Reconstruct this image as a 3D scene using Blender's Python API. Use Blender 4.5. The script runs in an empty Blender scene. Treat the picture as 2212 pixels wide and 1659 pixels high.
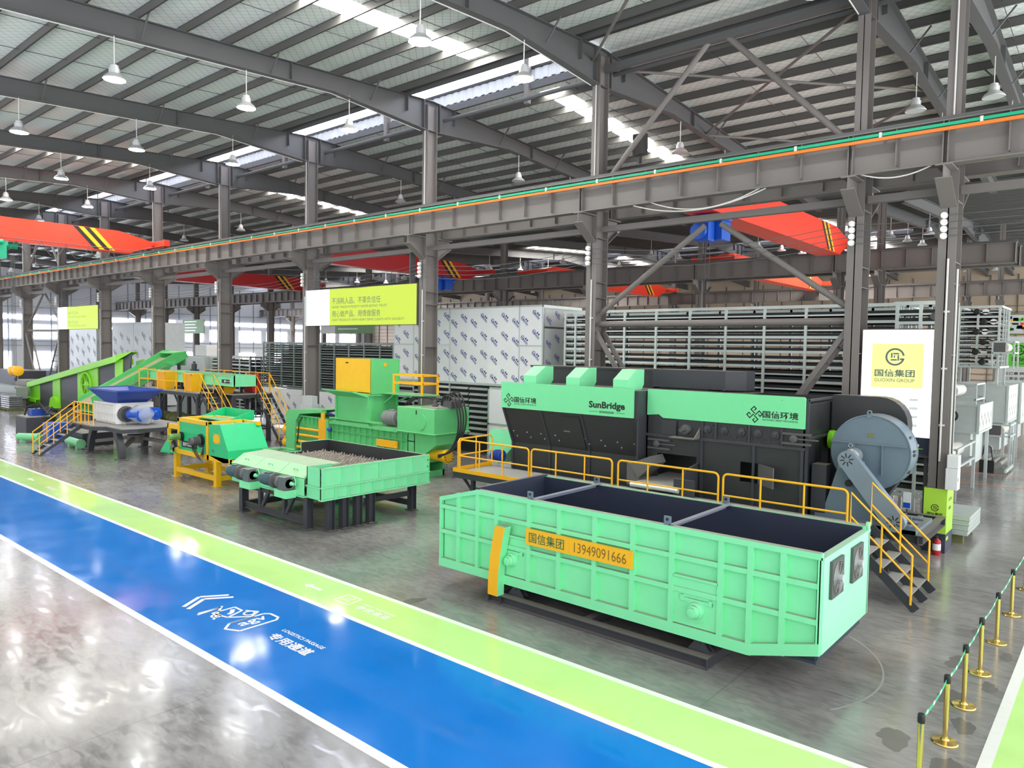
import bpy, bmesh, math, random
from mathutils import Vector, Matrix
random.seed(7)
SC = bpy.context.scene
COL = SC.collection

# ------------------------------------------------------------------ camera
YAW, PITCH, ROLL, FOC, CAMZ = math.radians(40.41257), math.radians(2.7762), math.radians(-0.90108), 1580.71, 5.6
fwd = Vector((-math.sin(YAW)*math.cos(PITCH), math.cos(YAW)*math.cos(PITCH), -math.sin(PITCH)))
rgt = Vector((math.cos(YAW), math.sin(YAW), 0))
dwn = fwd.cross(rgt)
r2 = math.cos(ROLL)*rgt + math.sin(ROLL)*dwn
d2 = -math.sin(ROLL)*rgt + math.cos(ROLL)*dwn
cd = bpy.data.cameras.new('camera'); cam = bpy.data.objects.new('camera', cd); COL.objects.link(cam)
m = Matrix((r2, -d2, -fwd)).transposed().to_4x4(); m.translation = Vector((0, 0, CAMZ))
cam.matrix_world = m
cd.sensor_width = 36; cd.sensor_fit = 'HORIZONTAL'; cd.lens = FOC*36/2212; cd.clip_start = .1; cd.clip_end = 600
SC.camera = cam

# ------------------------------------------------------------------ world (bright overcast day seen through the open bays)
W = bpy.data.worlds.new('world'); SC.world = W; W.use_nodes = True
nt = W.node_tree; nt.nodes.clear()
out = nt.nodes.new('ShaderNodeOutputWorld'); bg = nt.nodes.new('ShaderNodeBackground')
tc = nt.nodes.new('ShaderNodeTexCoord'); sx = nt.nodes.new('ShaderNodeSeparateXYZ')
mr = nt.nodes.new('ShaderNodeMapRange'); mr.inputs[1].default_value = -.1; mr.inputs[2].default_value = 1
mr.inputs[3].default_value = .72; mr.inputs[4].default_value = 2.4
nt.links.new(tc.outputs['Generated'], sx.inputs[0]); nt.links.new(sx.outputs[0], mr.inputs[0])
mz = nt.nodes.new('ShaderNodeMapRange'); mz.inputs[1].default_value = 0; mz.inputs[2].default_value = -.25; mz.inputs[3].default_value = 0; mz.inputs[4].default_value = 1.6   # glow added below the horizon to brighten the roof underside
ad = nt.nodes.new('ShaderNodeMath'); ad.operation = 'ADD'
nt.links.new(sx.outputs[2], mz.inputs[0]); nt.links.new(mr.outputs[0], ad.inputs[0]); nt.links.new(mz.outputs[0], ad.inputs[1])
nt.links.new(ad.outputs[0], bg.inputs[1]); bg.inputs[0].default_value = (.97, .985, 1, 1)
nt.links.new(bg.outputs[0], out.inputs[0])

SC.view_settings.view_transform = 'Standard'; SC.view_settings.look = 'None'
SC.view_settings.gamma = 1; SC.view_settings.use_curve_mapping = False
SC.view_settings.exposure = 0.48
SC.cycles.max_bounces = 8; SC.cycles.diffuse_bounces = 5; SC.cycles.glossy_bounces = 4
SC.cycles.sample_clamp_indirect = 4.0

# ------------------------------------------------------------------ materials
def lin(c):
    return tuple(((v/255+.055)/1.055)**2.4 if v > 10.3 else v/255/12.92 for v in c)
def newmat(name):
    M = bpy.data.materials.new(name); M.use_nodes = True
    return M, M.node_tree, M.node_tree.nodes['Principled BSDF']
def mat(name, rgb, rough=.5, metal=0., dust=0., var=.08, scale=3., spec=.5, coat=0.):
    """painted or bare surface: slight uneven colour, optional settled dust on the faces that look up"""
    M, t, b = newmat(name); c = lin(rgb); N = t.nodes; L = t.links
    b.inputs['Roughness'].default_value = rough; b.inputs['Metallic'].default_value = metal
    b.inputs['Specular IOR Level'].default_value = spec; b.inputs['Coat Weight'].default_value = coat
    tx = N.new('ShaderNodeTexCoord'); no = N.new('ShaderNodeTexNoise'); no.inputs['Scale'].default_value = scale; no.inputs['Detail'].default_value = 5
    L.new(tx.outputs['Object'], no.inputs['Vector'])
    mx = N.new('ShaderNodeMixRGB'); mx.inputs[1].default_value = tuple(v*(1-var) for v in c)+(1,); mx.inputs[2].default_value = tuple(min(1, v*(1+var)) for v in c)+(1,)
    L.new(no.outputs['Fac'], mx.inputs[0]); o = mx.outputs[0]
    if dust:
        ge = N.new('ShaderNodeNewGeometry'); se = N.new('ShaderNodeSeparateXYZ'); L.new(ge.outputs['Normal'], se.inputs[0])
        ra = N.new('ShaderNodeMapRange'); ra.inputs[1].default_value = .75; ra.inputs[2].default_value = 1.0; ra.inputs[4].default_value = dust
        L.new(se.outputs[2], ra.inputs[0])
        dm = N.new('ShaderNodeMixRGB'); dm.inputs[2].default_value = lin((158, 148, 138))+(1,)
        L.new(ra.outputs[0], dm.inputs[0]); L.new(o, dm.inputs[1]); o = dm.outputs[0]
    L.new(o, b.inputs['Base Color'])
    return M
def emit(name, rgb, s):
    M, t, b = newmat(name)
    b.inputs['Base Color'].default_value = (.02, .02, .02, 1); b.inputs['Emission Color'].default_value = lin(rgb)+(1,); b.inputs['Emission Strength'].default_value = s
    return M

M_steel = mat('steel_grey', (113, 108, 105), .55, dust=.35, scale=.8)
M_steel_d = mat('steel_dark', (84, 84, 85), .6, scale=.8)
M_purlin = mat('purlin_grey', (84, 83, 81), .6, scale=.8)
M_pipe = mat('conduit_white', (205, 203, 200), .4)
M_mint = mat('mint_green', (134, 235, 174), .42, dust=.85, var=.05)
M_mint2 = mat('leaf_green', (102, 204, 128), .45, dust=.45, var=.07)
M_emer = mat('emerald_green', (26, 190, 122), .42, dust=.5, var=.06)
M_conv = mat('conveyor_green', (88, 196, 108), .45, dust=.25, var=.06)
M_lime = mat('lime_green', (136, 222, 34), .38, var=.05)
M_yel = mat('safety_yellow', (250, 184, 22), .4, var=.04, dust=.15)
M_yel2 = mat('ochre_yellow', (240, 186, 12), .45, var=.06, dust=.2)
M_black = mat('graphite_black', (50, 52, 54), .42, dust=.45, var=.12)
M_black2 = mat('charcoal', (58, 60, 66), .5, dust=.5, var=.1)
M_navy = mat('navy_lining', (46, 52, 72), .5, dust=.25, var=.1)
M_slate = mat('slate_blue', (104, 122, 136), .4, dust=.5, var=.06)
M_blue = mat('royal_blue', (34, 70, 160), .4, dust=.25, var=.08)
M_blue2 = mat('signal_blue', (20, 84, 190), .35, var=.06)
M_white = mat('machine_white', (232, 232, 230), .45, dust=.1, var=.03)
M_red = mat('crane_red', (240, 62, 36), .38, var=.04)
M_red2 = mat('dark_red', (190, 34, 40), .4)
M_galv = mat('galvanised', (206, 216, 212), .36, metal=.5, var=.12, scale=2.5)
M_galvd = mat('galvanised_dull', (140, 152, 148), .4, metal=.4, var=.1)
M_galvw = mat('galvanised_pale', (198, 206, 206), .4, metal=.35, var=.1)
M_belt = mat('dark_belt', (38, 40, 42), .55, var=.2)
M_film = mat('white_film', (246, 248, 249), .3, var=.03)
M_filmg = mat('grey_film', (190, 196, 196), .3, var=.05)
M_print = mat('blue_print', (74, 84, 150), .4)
M_printg = mat('grey_print', (108, 114, 124), .4)
M_rubber = mat('black_rubber', (30, 30, 31), .5)
M_teal = mat('motor_teal', (54, 88, 96), .4, dust=.3)
M_motg = mat('motor_grey', (140, 142, 142), .4, metal=.3, dust=.3)
M_gold = mat('brass', (224, 196, 120), .22, metal=1., var=.03)
M_tape = mat('green_tape', (40, 176, 134), .45)
M_tapew = mat('white_tape_mark', (225, 240, 235), .45)
M_ink = mat('black_ink', (26, 28, 26), .5)
M_greenink = mat('green_ink', (58, 112, 62), .5)
M_brownink = mat('brown_ink', (120, 96, 40), .5)
M_concr = mat('dusty_grey', (150, 147, 143), .7, var=.08)
M_cabinet = mat('cabinet_white', (226, 228, 230), .4, var=.02)
M_cabg = mat('cabinet_grey', (190, 194, 196), .4, var=.02)
M_plastic = None
M_jute = mat('green_sack', (118, 120, 74), .8, var=.25, scale=6)
M_disc = mat('worn_disc', (176, 166, 156), .5, metal=.3, var=.1)
M_orange = mat('orange_rail', (240, 118, 40), .4)
M_greenr = mat('green_rail', (20, 160, 120), .4)
M_porc = mat('porcelain', (236, 236, 232), .25)
M_skyl = emit('skylight', (255, 252, 244), 30.0); M_skyl2 = emit('skylight_beyond', (255, 252, 244), 80.0)
M_win = emit('window_glow', (236, 240, 255), 12.0)
M_lens = emit('lamp_lens', (255, 255, 252), 130.0)
M_lamp = mat('lamp_white', (206, 206, 208), .35, metal=.4)
M_wallw = mat('wall_white', (206, 208, 214), .6, var=.03)
M_wallb = mat('wall_band_blue', (120, 136, 158), .6, var=.05)
M_louv = mat('wall_beige', (176, 160, 142), .6, var=.05)
M_scrw = emit('screen_white', (255, 255, 255), 1.3)
M_scry = emit('screen_lime', (206, 232, 60), .75)
M_scry2 = emit('screen_yellow', (244, 247, 150), .85)
M_scrg = emit('screen_ink', (84, 112, 104), .6)
M_scrf = emit('screen_faint', (206, 220, 222), .7)
M_sheet = mat('corrugated_white', (226, 228, 232), .5, var=.02)
M_flowh = mat('lane_white', (234, 233, 228), .3, var=.05, scale=8)
M_banner = mat('banner_green', (112, 150, 100), .5)
M_bannerw = mat('banner_white', (206, 208, 210), .5)
M_bangr = mat('banner_bright', (96, 196, 60), .5)
M_poster = mat('poster_lime', (178, 226, 70), .4, var=.02)
M_postern = mat('poster_navy', (50, 58, 76), .4)

def lane_mat(name, rgb, rough):
    M, t, b = newmat(name); N = t.nodes; L = t.links; c = lin(rgb); b.inputs['Specular IOR Level'].default_value = .36
    tx = N.new('ShaderNodeTexCoord'); no = N.new('ShaderNodeTexNoise'); no.inputs['Scale'].default_value = .9; no.inputs['Detail'].default_value = 8
    L.new(tx.outputs['Object'], no.inputs['Vector'])
    mx = N.new('ShaderNodeMixRGB'); mx.inputs[1].default_value = tuple(v*.88 for v in c)+(1,); mx.inputs[2].default_value = tuple(min(1, v*1.12+.01) for v in c)+(1,)
    L.new(no.outputs['Fac'], mx.inputs[0]); L.new(mx.outputs[0], b.inputs['Base Color'])
    mr = N.new('ShaderNodeMapRange'); mr.inputs[1].default_value = .3; mr.inputs[2].default_value = .7; mr.inputs[3].default_value = rough*.6; mr.inputs[4].default_value = rough*1.6
    L.new(no.outputs['Fac'], mr.inputs[0]); L.new(mr.outputs[0], b.inputs['Roughness'])
    return M
M_laneb = lane_mat('lane_blue', (0, 118, 206), .08)
M_lanel = lane_mat('lane_lime', (192, 234, 142), .08)

def floor_mat():
    M, t, b = newmat('polished_concrete'); N = t.nodes; L = t.links
    tx = N.new('ShaderNodeTexCoord')
    n1 = N.new('ShaderNodeTexNoise'); n1.inputs['Scale'].default_value = .35; n1.inputs['Detail'].default_value = 9; n1.inputs['Roughness'].default_value = .62
    n2 = N.new('ShaderNodeTexNoise'); n2.inputs['Scale'].default_value = 2.2; n2.inputs['Detail'].default_value = 8; n2.inputs['Distortion'].default_value = 1.2
    mp = N.new('ShaderNodeMapping'); mp.inputs['Scale'].default_value = (1, 2.6, 1); mp.inputs['Rotation'].default_value = (0, 0, .35)
    L.new(tx.outputs['Object'], n1.inputs['Vector']); L.new(tx.outputs['Object'], mp.inputs[0]); L.new(mp.outputs[0], n2.inputs['Vector'])
    c1 = N.new('ShaderNodeValToRGB'); e = c1.color_ramp.elements
    e[0].position = .3; e[0].color = lin((113, 110, 108))+(1,); e[1].position = .72; e[1].color = lin((156, 153, 150))+(1,)
    L.new(n1.outputs['Fac'], c1.inputs[0])
    c2 = N.new('ShaderNodeValToRGB'); e = c2.color_ramp.elements
    e[0].position = .34; e[0].color = (.72, .72, .72, 1); e[1].position = .62; e[1].color = (1.05, 1.05, 1.05, 1)
    L.new(n2.outputs['Fac'], c2.inputs[0])
    mu = N.new('ShaderNodeMixRGB'); mu.blend_type = 'MULTIPLY'; mu.inputs[0].default_value = .8
    L.new(c1.outputs[0], mu.inputs[1]); L.new(c2.outputs[0], mu.inputs[2])
    br = N.new('ShaderNodeTexBrick'); br.inputs['Scale'].default_value = 1; br.inputs['Mortar Size'].default_value = .012; br.inputs['Brick Width'].default_value = 6.; br.inputs['Row Height'].default_value = 5.; br.offset = 0
    br.inputs['Color1'].default_value = (1, 1, 1, 1); br.inputs['Color2'].default_value = (1, 1, 1, 1); br.inputs['Mortar'].default_value = (.78, .78, .78, 1)
    L.new(tx.outputs['Object'], br.inputs['Vector'])
    m2 = N.new('ShaderNodeMixRGB'); m2.blend_type = 'MULTIPLY'; m2.inputs[0].default_value = 1
    L.new(mu.outputs[0], m2.inputs[1]); L.new(br.outputs['Color'], m2.inputs[2])
    L.new(m2.outputs[0], b.inputs['Base Color'])
    mr = N.new('ShaderNodeMapRange'); mr.inputs[1].default_value = .3; mr.inputs[2].default_value = .7; mr.inputs[3].default_value = .1; mr.inputs[4].default_value = .26
    L.new(n2.outputs['Fac'], mr.inputs[0]); L.new(mr.outputs[0], b.inputs['Roughness'])
    return M
M_floor = floor_mat()

def foil_mat():
    """foil insulation of the roof underside with its square wire net"""
    M, t, b = newmat('roof_foil'); N = t.nodes; L = t.links
    tx = N.new('ShaderNodeTexCoord')
    no = N.new('ShaderNodeTexNoise'); no.inputs['Scale'].default_value = .25; no.inputs['Detail'].default_value = 6
    n3 = N.new('ShaderNodeTexNoise'); n3.inputs['Scale'].default_value = 3; n3.inputs['Detail'].default_value = 4
    L.new(tx.outputs['Object'], no.inputs['Vector']); L.new(tx.outputs['Object'], n3.inputs['Vector'])
    c1 = N.new('ShaderNodeValToRGB'); e = c1.color_ramp.elements
    e[0].position = .3; e[0].color = lin((222, 232, 224))+(1,); e[1].position = .7; e[1].color = lin((238, 240, 240))+(1,)
    L.new(no.outputs['Fac'], c1.inputs[0]); o = c1.outputs[0]
    for ang in (.7854, -.7854):
        mp = N.new('ShaderNodeMapping'); mp.inputs['Rotation'].default_value = (0, 0, ang)
        L.new(tx.outputs['Object'], mp.inputs[0])
        wv = N.new('ShaderNodeTexWave'); wv.inputs['Scale'].default_value = 1.15; wv.bands_direction = 'X'
        L.new(mp.outputs[0], wv.inputs['Vector'])
        cr = N.new('ShaderNodeValToRGB'); cr.color_ramp.elements[0].position = .0; cr.color_ramp.elements[0].color = (.72, .72, .72, 1); cr.color_ramp.elements[1].position = .06; cr.color_ramp.elements[1].color = (1, 1, 1, 1)
        L.new(wv.outputs['Fac'], cr.inputs[0])
        mu = N.new('ShaderNodeMixRGB'); mu.blend_type = 'MULTIPLY'; mu.inputs[0].default_value = 1
        L.new(o, mu.inputs[1]); L.new(cr.outputs[0], mu.inputs[2]); o = mu.outputs[0]
    L.new(o, b.inputs['Base Color']); b.inputs['Metallic'].default_value = .05; b.inputs['Roughness'].default_value = .42
    bp = N.new('ShaderNodeBump'); bp.inputs['Strength'].default_value = .35; bp.inputs['Distance'].default_value = .05
    L.new(n3.outputs['Fac'], bp.inputs['Height']); L.new(bp.outputs[0], b.inputs['Normal'])
    return M
M_foil = foil_mat()
def wrap_mat():
    M, t, b = newmat('clear_film'); b.inputs['Base Color'].default_value = (.8, .85, .9, 1); b.inputs['Roughness'].default_value = .15; b.inputs['Alpha'].default_value = .38
    return M
M_wrap = wrap_mat()
# ------------------------------------------------------------------ geometry helpers
class G:
    """collects shapes in world coordinates; build() links them as one mesh object"""
    def __init__(s): s.bm = bmesh.new(); s.mi = 0
    def f(s, vs, faces):
        v = [s.bm.verts.new(p) for p in vs]
        for q in faces:
            try:
                F = s.bm.faces.new([v[i] for i in q]); F.material_index = s.mi
            except ValueError: pass
        return s
    def box(s, x0, x1, y0, y1, z0, z1):
        return s.f([(x0, y0, z0), (x1, y0, z0), (x1, y1, z0), (x0, y1, z0), (x0, y0, z1), (x1, y0, z1), (x1, y1, z1), (x0, y1, z1)],
                   [(0, 3, 2, 1), (4, 5, 6, 7), (0, 1, 5, 4), (1, 2, 6, 5), (2, 3, 7, 6), (3, 0, 4, 7)])
    def hexa(s, lo, hi):
        n = len(lo)
        return s.f(list(lo)+list(hi), [tuple(range(n))[::-1], tuple(range(n, 2*n))]+[(i, (i+1) % n, n+(i+1) % n, n+i) for i in range(n)])
    def prism(s, poly, vec):
        v = Vector(vec); p = [Vector(q) for q in poly]
        return s.hexa(p, [q+v for q in p])
    def bar(s, p, q, w, h, up=(0, 0, 1)):
        p, q = Vector(p), Vector(q); d = (q-p).normalized(); u = Vector(up)
        if abs(d.dot(u)) > .98: u = Vector((0, 1, 0))
        a = d.cross(u).normalized(); b = a.cross(d)
        a *= w/2; b *= h/2
        return s.hexa([p-a-b, p+a-b, p+a+b, p-a+b], [q-a-b, q+a-b, q+a+b, q-a+b])
    def ibeam(s, p, q, w, h, t=.02, up=(0, 0, 1)):
        p, q = Vector(p), Vector(q); d = (q-p).normalized(); u = Vector(up)
        if abs(d.dot(u)) > .98: u = Vector((0, 1, 0))
        a = d.cross(u).normalized(); b = a.cross(d)
        s.bar(p, q, t, h-t, up); o = b*(h/2-t/2)
        s.bar(p+o, q+o, w, t, up); s.bar(p-o, q-o, w, t, up); return s
    def frame(s, d):
        d = Vector(d).normalized(); u = Vector((0, 0, 1)) if abs(d.z) < .9 else Vector((1, 0, 0))
        a = d.cross(u).normalized(); return a, a.cross(d)
    def tube(s, p, q, r, n=10, r2=None):
        p, q = Vector(p), Vector(q); a, b = s.frame(q-p); r2 = r if r2 is None else r2
        c = [(math.cos(2*math.pi*i/n), math.sin(2*math.pi*i/n)) for i in range(n)]
        return s.hexa([p+r*(x*a+y*b) for x, y in c], [q+r2*(x*a+y*b) for x, y in c])
    def lathe(s, c, axis, prof, n=20, caps=True):
        """prof: (radius, distance along axis)"""
        c = Vector(c); d = Vector(axis).normalized(); a, b = s.frame(d); vs = []; fs = []
        for r, t in prof:
            for i in range(n):
                an = 2*math.pi*i/n; vs.append(c+d*t+max(r, 1e-4)*(math.cos(an)*a+math.sin(an)*b))
        for k in range(len(prof)-1):
            for i in range(n): fs.append((k*n+i, k*n+(i+1) % n, (k+1)*n+(i+1) % n, (k+1)*n+i))
        if caps: fs.append(tuple(range(n))); fs.append(tuple(range((len(prof)-1)*n, len(prof)*n)))
        return s.f(vs, fs)
    def path(s, pts, r, n=8, closed=False):
        P = [Vector(p) for p in pts]; vs = []; fs = []; k = len(P); ref = None
        for i in range(k):
            d = (P[(i+1) % k]-P[i-1]) if closed else (P[min(i+1, k-1)]-P[max(i-1, 0)])
            d.normalize()
            if ref is None: a, b = s.frame(d)
            else:
                a = ref-d*ref.dot(d); a.normalize(); b = a.cross(d)
            ref = a
            for j in range(n):
                an = 2*math.pi*j/n; vs.append(P[i]+r*(math.cos(an)*a+math.sin(an)*b))
        for i in range(k if closed else k-1):
            for j in range(n): fs.append((i*n+j, i*n+(j+1) % n, ((i+1) % k)*n+(j+1) % n, ((i+1) % k)*n+j))
        if not closed: fs += [tuple(range(n)), tuple(range((k-1)*n, k*n))]
        return s.f(vs, fs)
    def quad(s, *p): return s.f(p, [tuple(range(len(p)))])
    def ring(s, c, axis, r, tr, n=24, m=6):
        c = Vector(c); a, b = s.frame(axis)
        return s.path([c+r*(math.cos(2*math.pi*i/n)*a+math.sin(2*math.pi*i/n)*b) for i in range(n)], tr, m, True)
    def build(s, name, ms, parent=None, smooth=False, bevel=0., org=None):
        bmesh.ops.recalc_face_normals(s.bm, faces=s.bm.faces[:])
        vs = s.bm.verts
        if parent is not None: org = wloc(parent)
        elif org is None:
            org = Vector(((min(v.co.x for v in vs)+max(v.co.x for v in vs))/2, (min(v.co.y for v in vs)+max(v.co.y for v in vs))/2, min(v.co.z for v in vs)))
        org = Vector(org)
        for v in vs: v.co -= org
        me = bpy.data.meshes.new(name); s.bm.to_mesh(me); s.bm.free()
        for M in (ms if isinstance(ms, (list, tuple)) else [ms]): me.materials.append(M)
        o = bpy.data.objects.new(name, me); COL.objects.link(o)
        if parent is not None: o.parent = parent
        else: o.location = org
        if smooth:
            for p in me.polygons: p.use_smooth = True
            me.set_sharp_from_angle(angle=math.radians(35))
        if bevel:
            b = o.modifiers.new('bevel', 'BEVEL'); b.width = bevel; b.segments = 2; b.limit_method = 'ANGLE'
        return o
def wloc(o):
    v = Vector((0, 0, 0))
    while o is not None: v = v+o.location; o = o.parent
    return v
def tag(o, label, cat, group=None, kind=None):
    o['label'] = label; o['category'] = cat
    if group: o['group'] = group
    if kind: o['kind'] = kind
    return o
def thing(name, label, cat, loc, group=None):
    o = bpy.data.objects.new(name, None); o.empty_display_size = .2; COL.objects.link(o); o.location = loc
    return tag(o, label, cat, group)
def struct(o, label=None):
    o['kind'] = 'structure'
    if label: o['label'] = label
    return o
def copy_tree(o, loc, label=None, parent=None, mirror=False):
    c = o.copy(); COL.objects.link(c)
    if parent is not None: c.parent = parent
    else:
        c.location = loc
        if label: c['label'] = label
    for ch in list(o.children): copy_tree(ch, None, None, c)
    return c
SMALL = {}
def text(s, name, M, parent, org, xd, yd, w, h, off=0., space=1., ext=.004, shear=0., align='c', font=None):
    """lettering fitted in a w by h box centred on org, lying in the plane of xd, yd"""
    cu = bpy.data.curves.new(name, 'FONT'); cu.body = s; cu.size = 1; cu.offset = off; cu.space_character = space; cu.shear = shear; cu.resolution_u = 3
    ob = bpy.data.objects.new(name, cu); COL.objects.link(ob)
    dg = bpy.context.evaluated_depsgraph_get(); dg.update()
    me = bpy.data.meshes.new_from_object(ob.evaluated_get(dg))
    bpy.data.objects.remove(ob)
    xs = [v.co.x for v in me.vertices]; ys = [v.co.y for v in me.vertices]
    x0, x1, y0, y1 = min(xs), max(xs), min(ys), max(ys)
    X, Y = Vector(xd).normalized(), Vector(yd).normalized(); N = X.cross(Y); O = Vector(org)-wloc(parent)
    for v in me.vertices:
        u = (v.co.x-(x0+x1)/2)/(x1-x0)*w; t = (v.co.y-(y0+y1)/2)/(y1-y0)*h
        v.co = O+X*u+Y*t+N*ext
    me.materials.clear(); me.materials.append(M)
    o = bpy.data.objects.new(name, me); COL.objects.link(o); o.parent = parent
    return o
def ordn(i): return ['first', 'second', 'third', 'fourth', 'fifth', 'sixth', 'seventh', 'eighth', 'ninth', 'tenth', 'eleventh', 'twelfth', 'thirteenth', 'fourteenth', 'fifteenth', 'sixteenth', 'seventeenth', 'eighteenth', 'nineteenth', 'twentieth'][i]
def rail_panel(g, x0, x1, y, z0, z1, r=.03, posts=(), rad=.12, mid=.5):
    """loop of handrail along X with rounded corners, a mid rail and posts"""
    pts = [(x0, y, z0)]
    for k in range(5): a = math.pi-math.pi/2*k/4; pts.append((x0+rad+rad*math.cos(a), y, z1-rad+rad*math.sin(a)))
    for k in range(5): a = math.pi/2-math.pi/2*k/4; pts.append((x1-rad+rad*math.cos(a), y, z1-rad+rad*math.sin(a)))
    pts.append((x1, y, z0)); g.path(pts, r)
    zm = z0+(z1-z0)*mid; g.tube((x0, y, zm), (x1, y, zm), r*.85)
    for p in posts: g.tube((p, y, z0), (p, y, z1), r*.85)
def motor(parent, name, c, ax, r, l, Ms=(None, None), feet=True, n=20):
    """finned electric motor along ax"""
    c = Vector(c); ax = Vector(ax).normalized(); g = G(); prof = [(r*.5, 0), (r*.9, .02*l), (r, .12*l), (r, .24*l)]
    for i in range(7): t = .26+.07*i; prof += [(r*.93, t*l), (r*1.03, (t+.015)*l), (r*1.03, (t+.04)*l), (r*.93, (t+.055)*l)]
    prof += [(r*.95, .8*l), (r*1.12, .82*l), (r*1.12, .88*l), (r*.6, .9*l), (r*.35, l), ]
    g.lathe(c, ax, prof, n)
    if feet:
        p = c+ax*l*.5; a, b = g.frame(ax); g.bar(p+Vector((0, 0, r*.9))-ax*.16*l, p+Vector((0, 0, r*.9))+ax*.16*l, r*.7, r*.5)
    return g.build(name, Ms[0] or M_motg, parent, smooth=True)
# ------------------------------------------------------------------ the hall: floor, lanes, roof, walls
def proj(x, y, z):
    v = Vector((x, y, z-CAMZ)); d = v.dot(fwd)
    if d < .3: return None
    return (FOC*v.dot(r2)/d+1106, FOC*v.dot(d2)/d+829.5)
def infr(x, y, z, mg=60):
    p = proj(x, y, z)
    return p is not None and -mg < p[0] < 2212+mg and -mg < p[1] < 1659+mg

XA, XB = -126.0, 7.0
struct(G().box(XA, 8, -7, 102, -.3, 0).build('floor', M_floor))
def strip(name, M, x0, x1, y0, y1, z, label, cat='floor marking'):
    o = G().box(x0, x1, y0, y1, 0.0005, z).build(name, M)
    return tag(o, label, cat, kind='structure')
laneb = strip('floor_lane', M_laneb, XA, 7.9, 6.38, 9.12, .003, 'glossy blue painted driving lane along the floor')
lanel = strip('floor_lane', M_lanel, XA, 7.9, 9.25, 10.40, .003, 'lime green painted walkway lane beside the blue lane')
strip('floor_line', M_flowh, XA, 7.9, 6.22, 6.38, .004, 'white line on the near edge of the blue lane')
strip('floor_line', M_flowh, XA, 7.9, 9.12, 9.25, .004, 'white line between the blue and the lime lane')
strip('floor_line', M_flowh, XA, 7.9, 10.40, 10.53, .004, 'white line on the far edge of the lime lane')
strip('floor_lane', M_lanel, -1.26, 2.2, 11.0, 95, .003, 'lime green lane behind the brass stanchions at lower right')
strip('floor_line', M_flowh, -1.42, -1.26, 11.0, 95, .004, 'dirty white line beside the brass stanchions')
strip('floor_line', M_orange, -10, 4, 41.0, 41.08, .004, 'thin orange floor line farther from the camera at right')
strip('floor_line', M_orange, -10, 4, 37.4, 37.48, .004, 'thin orange floor line nearer the camera at right')

def lane_art(parent, X, s, M, name):
    """forklift pictogram, arrow and boxed letters painted on the lane"""
    def P(u, v): return (X[0]+u*s, X[1]+v*s)
    def seg(g, pts, w=.05):
        for a, b in zip(pts, pts[1:]): g.bar(P(*a)+(.0045,), P(*b)+(.0045,), w*s, .002)
    g = G(); seg(g, [(.95, -.52), (.6, 0), (.95, .5)], .09); seg(g, [(1.15, -.52), (.8, 0), (1.15, .5)], .09)
    g.build(name+'_arrow', M, parent)
    g = G()
    seg(g, [(1.55, -.5), (1.55, .0), (1.62, -.55)], .05); seg(g, [(1.5, .05), (2.1, -.45)], .05)
    seg(g, [(1.75, -.3), (1.75, .2), (2.05, .2), (2.2, -.2), (1.75, -.3)], .05); seg(g, [(1.85, .1), (2.0, .0), (2.05, -.1)], .09)
    seg(g, [(2.2, -.2), (2.5, .15), (2.35, .4), (2.1, .25)], .05); seg(g, [(2.55, -.35), (2.55, .2)], .04)
    for c, r in (((2.3, .22), .11), ((1.95, -.32), .09)):
        seg(g, [(c[0]+r*math.cos(a*math.pi/5), c[1]+r*math.sin(a*math.pi/5)) for a in range(11)], .045)
    g.build(name+'_pictogram', M, parent)
art = (-16.14, 7.7)
lane_art(laneb, art, 1.0, M_flowh, 'lane')
g = G()
for a, b in (((-13.6, 7.35), (-13.6, 8.1)), ((-13.6, 8.1), (-13.5, 8.2)), ((-13.5, 8.2), (-13.2, 8.2)), ((-13.2, 8.2), (-13.1, 8.1)), ((-13.1, 8.1), (-13.1, 7.3)), ((-13.1, 7.3), (-13.4, 7.15)), ((-13.4, 7.15), (-13.6, 7.35))):
    g.bar(a+(.0045,), b+(.0045,), .055, .002)
g.build('letter_frame', M_flowh, laneb)
text('agv', 'lettering', M_flowh, laneb, (-13.34, 7.74, .004), (0, 1, 0), (-1, 0, 0), .6, .27, off=.015, ext=.002)
text('LOGISTICS PASSAGE', 'lettering', M_flowh, laneb, (-11.86, 7.9, .004), (1, 0, 0), (0, 1, 0), 1.34, .1, off=.02, ext=.002)
text('专用通道', 'lettering', M_flowh, laneb, (-11.83, 7.6, .004), (1, 0, 0), (0, 1, 0), 1.3, .27, off=.025, ext=.002)
g = G(); g.bar((-14.42, 9.79, .0045), (-13.97, 9.79, .0045), .09, .002); g.prism([(-14.62, 9.79, .0035), (-14.4, 9.67, .0035), (-14.4, 9.91, .0035)], (0, 0, .002)); g.build('lane_arrow', M_flowh, lanel)
text('参观通道', 'lettering', M_flowh, lanel, (-12.0, 9.68, .004), (1, 0, 0), (0, 1, 0), 1.05, .2, off=.02, ext=.002)
text('VISIT PASSAGE', 'lettering', M_flowh, lanel, (-12.0, 9.86, .004), (1, 0, 0), (0, 1, 0), 1.05, .07, off=.02, ext=.002)
g = G()
for a, b in (((-13.25, 9.6), (-13.25, 10.02)), ((-13.25, 10.02), (-12.8, 10.02)), ((-12.8, 10.02), (-12.75, 9.6)), ((-12.75, 9.6), (-13.25, 9.6)), ((-13.15, 9.7), (-12.9, 9.95)), ((-13.1, 9.9), (-12.9, 9.72))): g.bar(a+(.0045,), b+(.0045,), .04, .002)
g.build('lane_pictogram', M_flowh, lanel)
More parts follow.
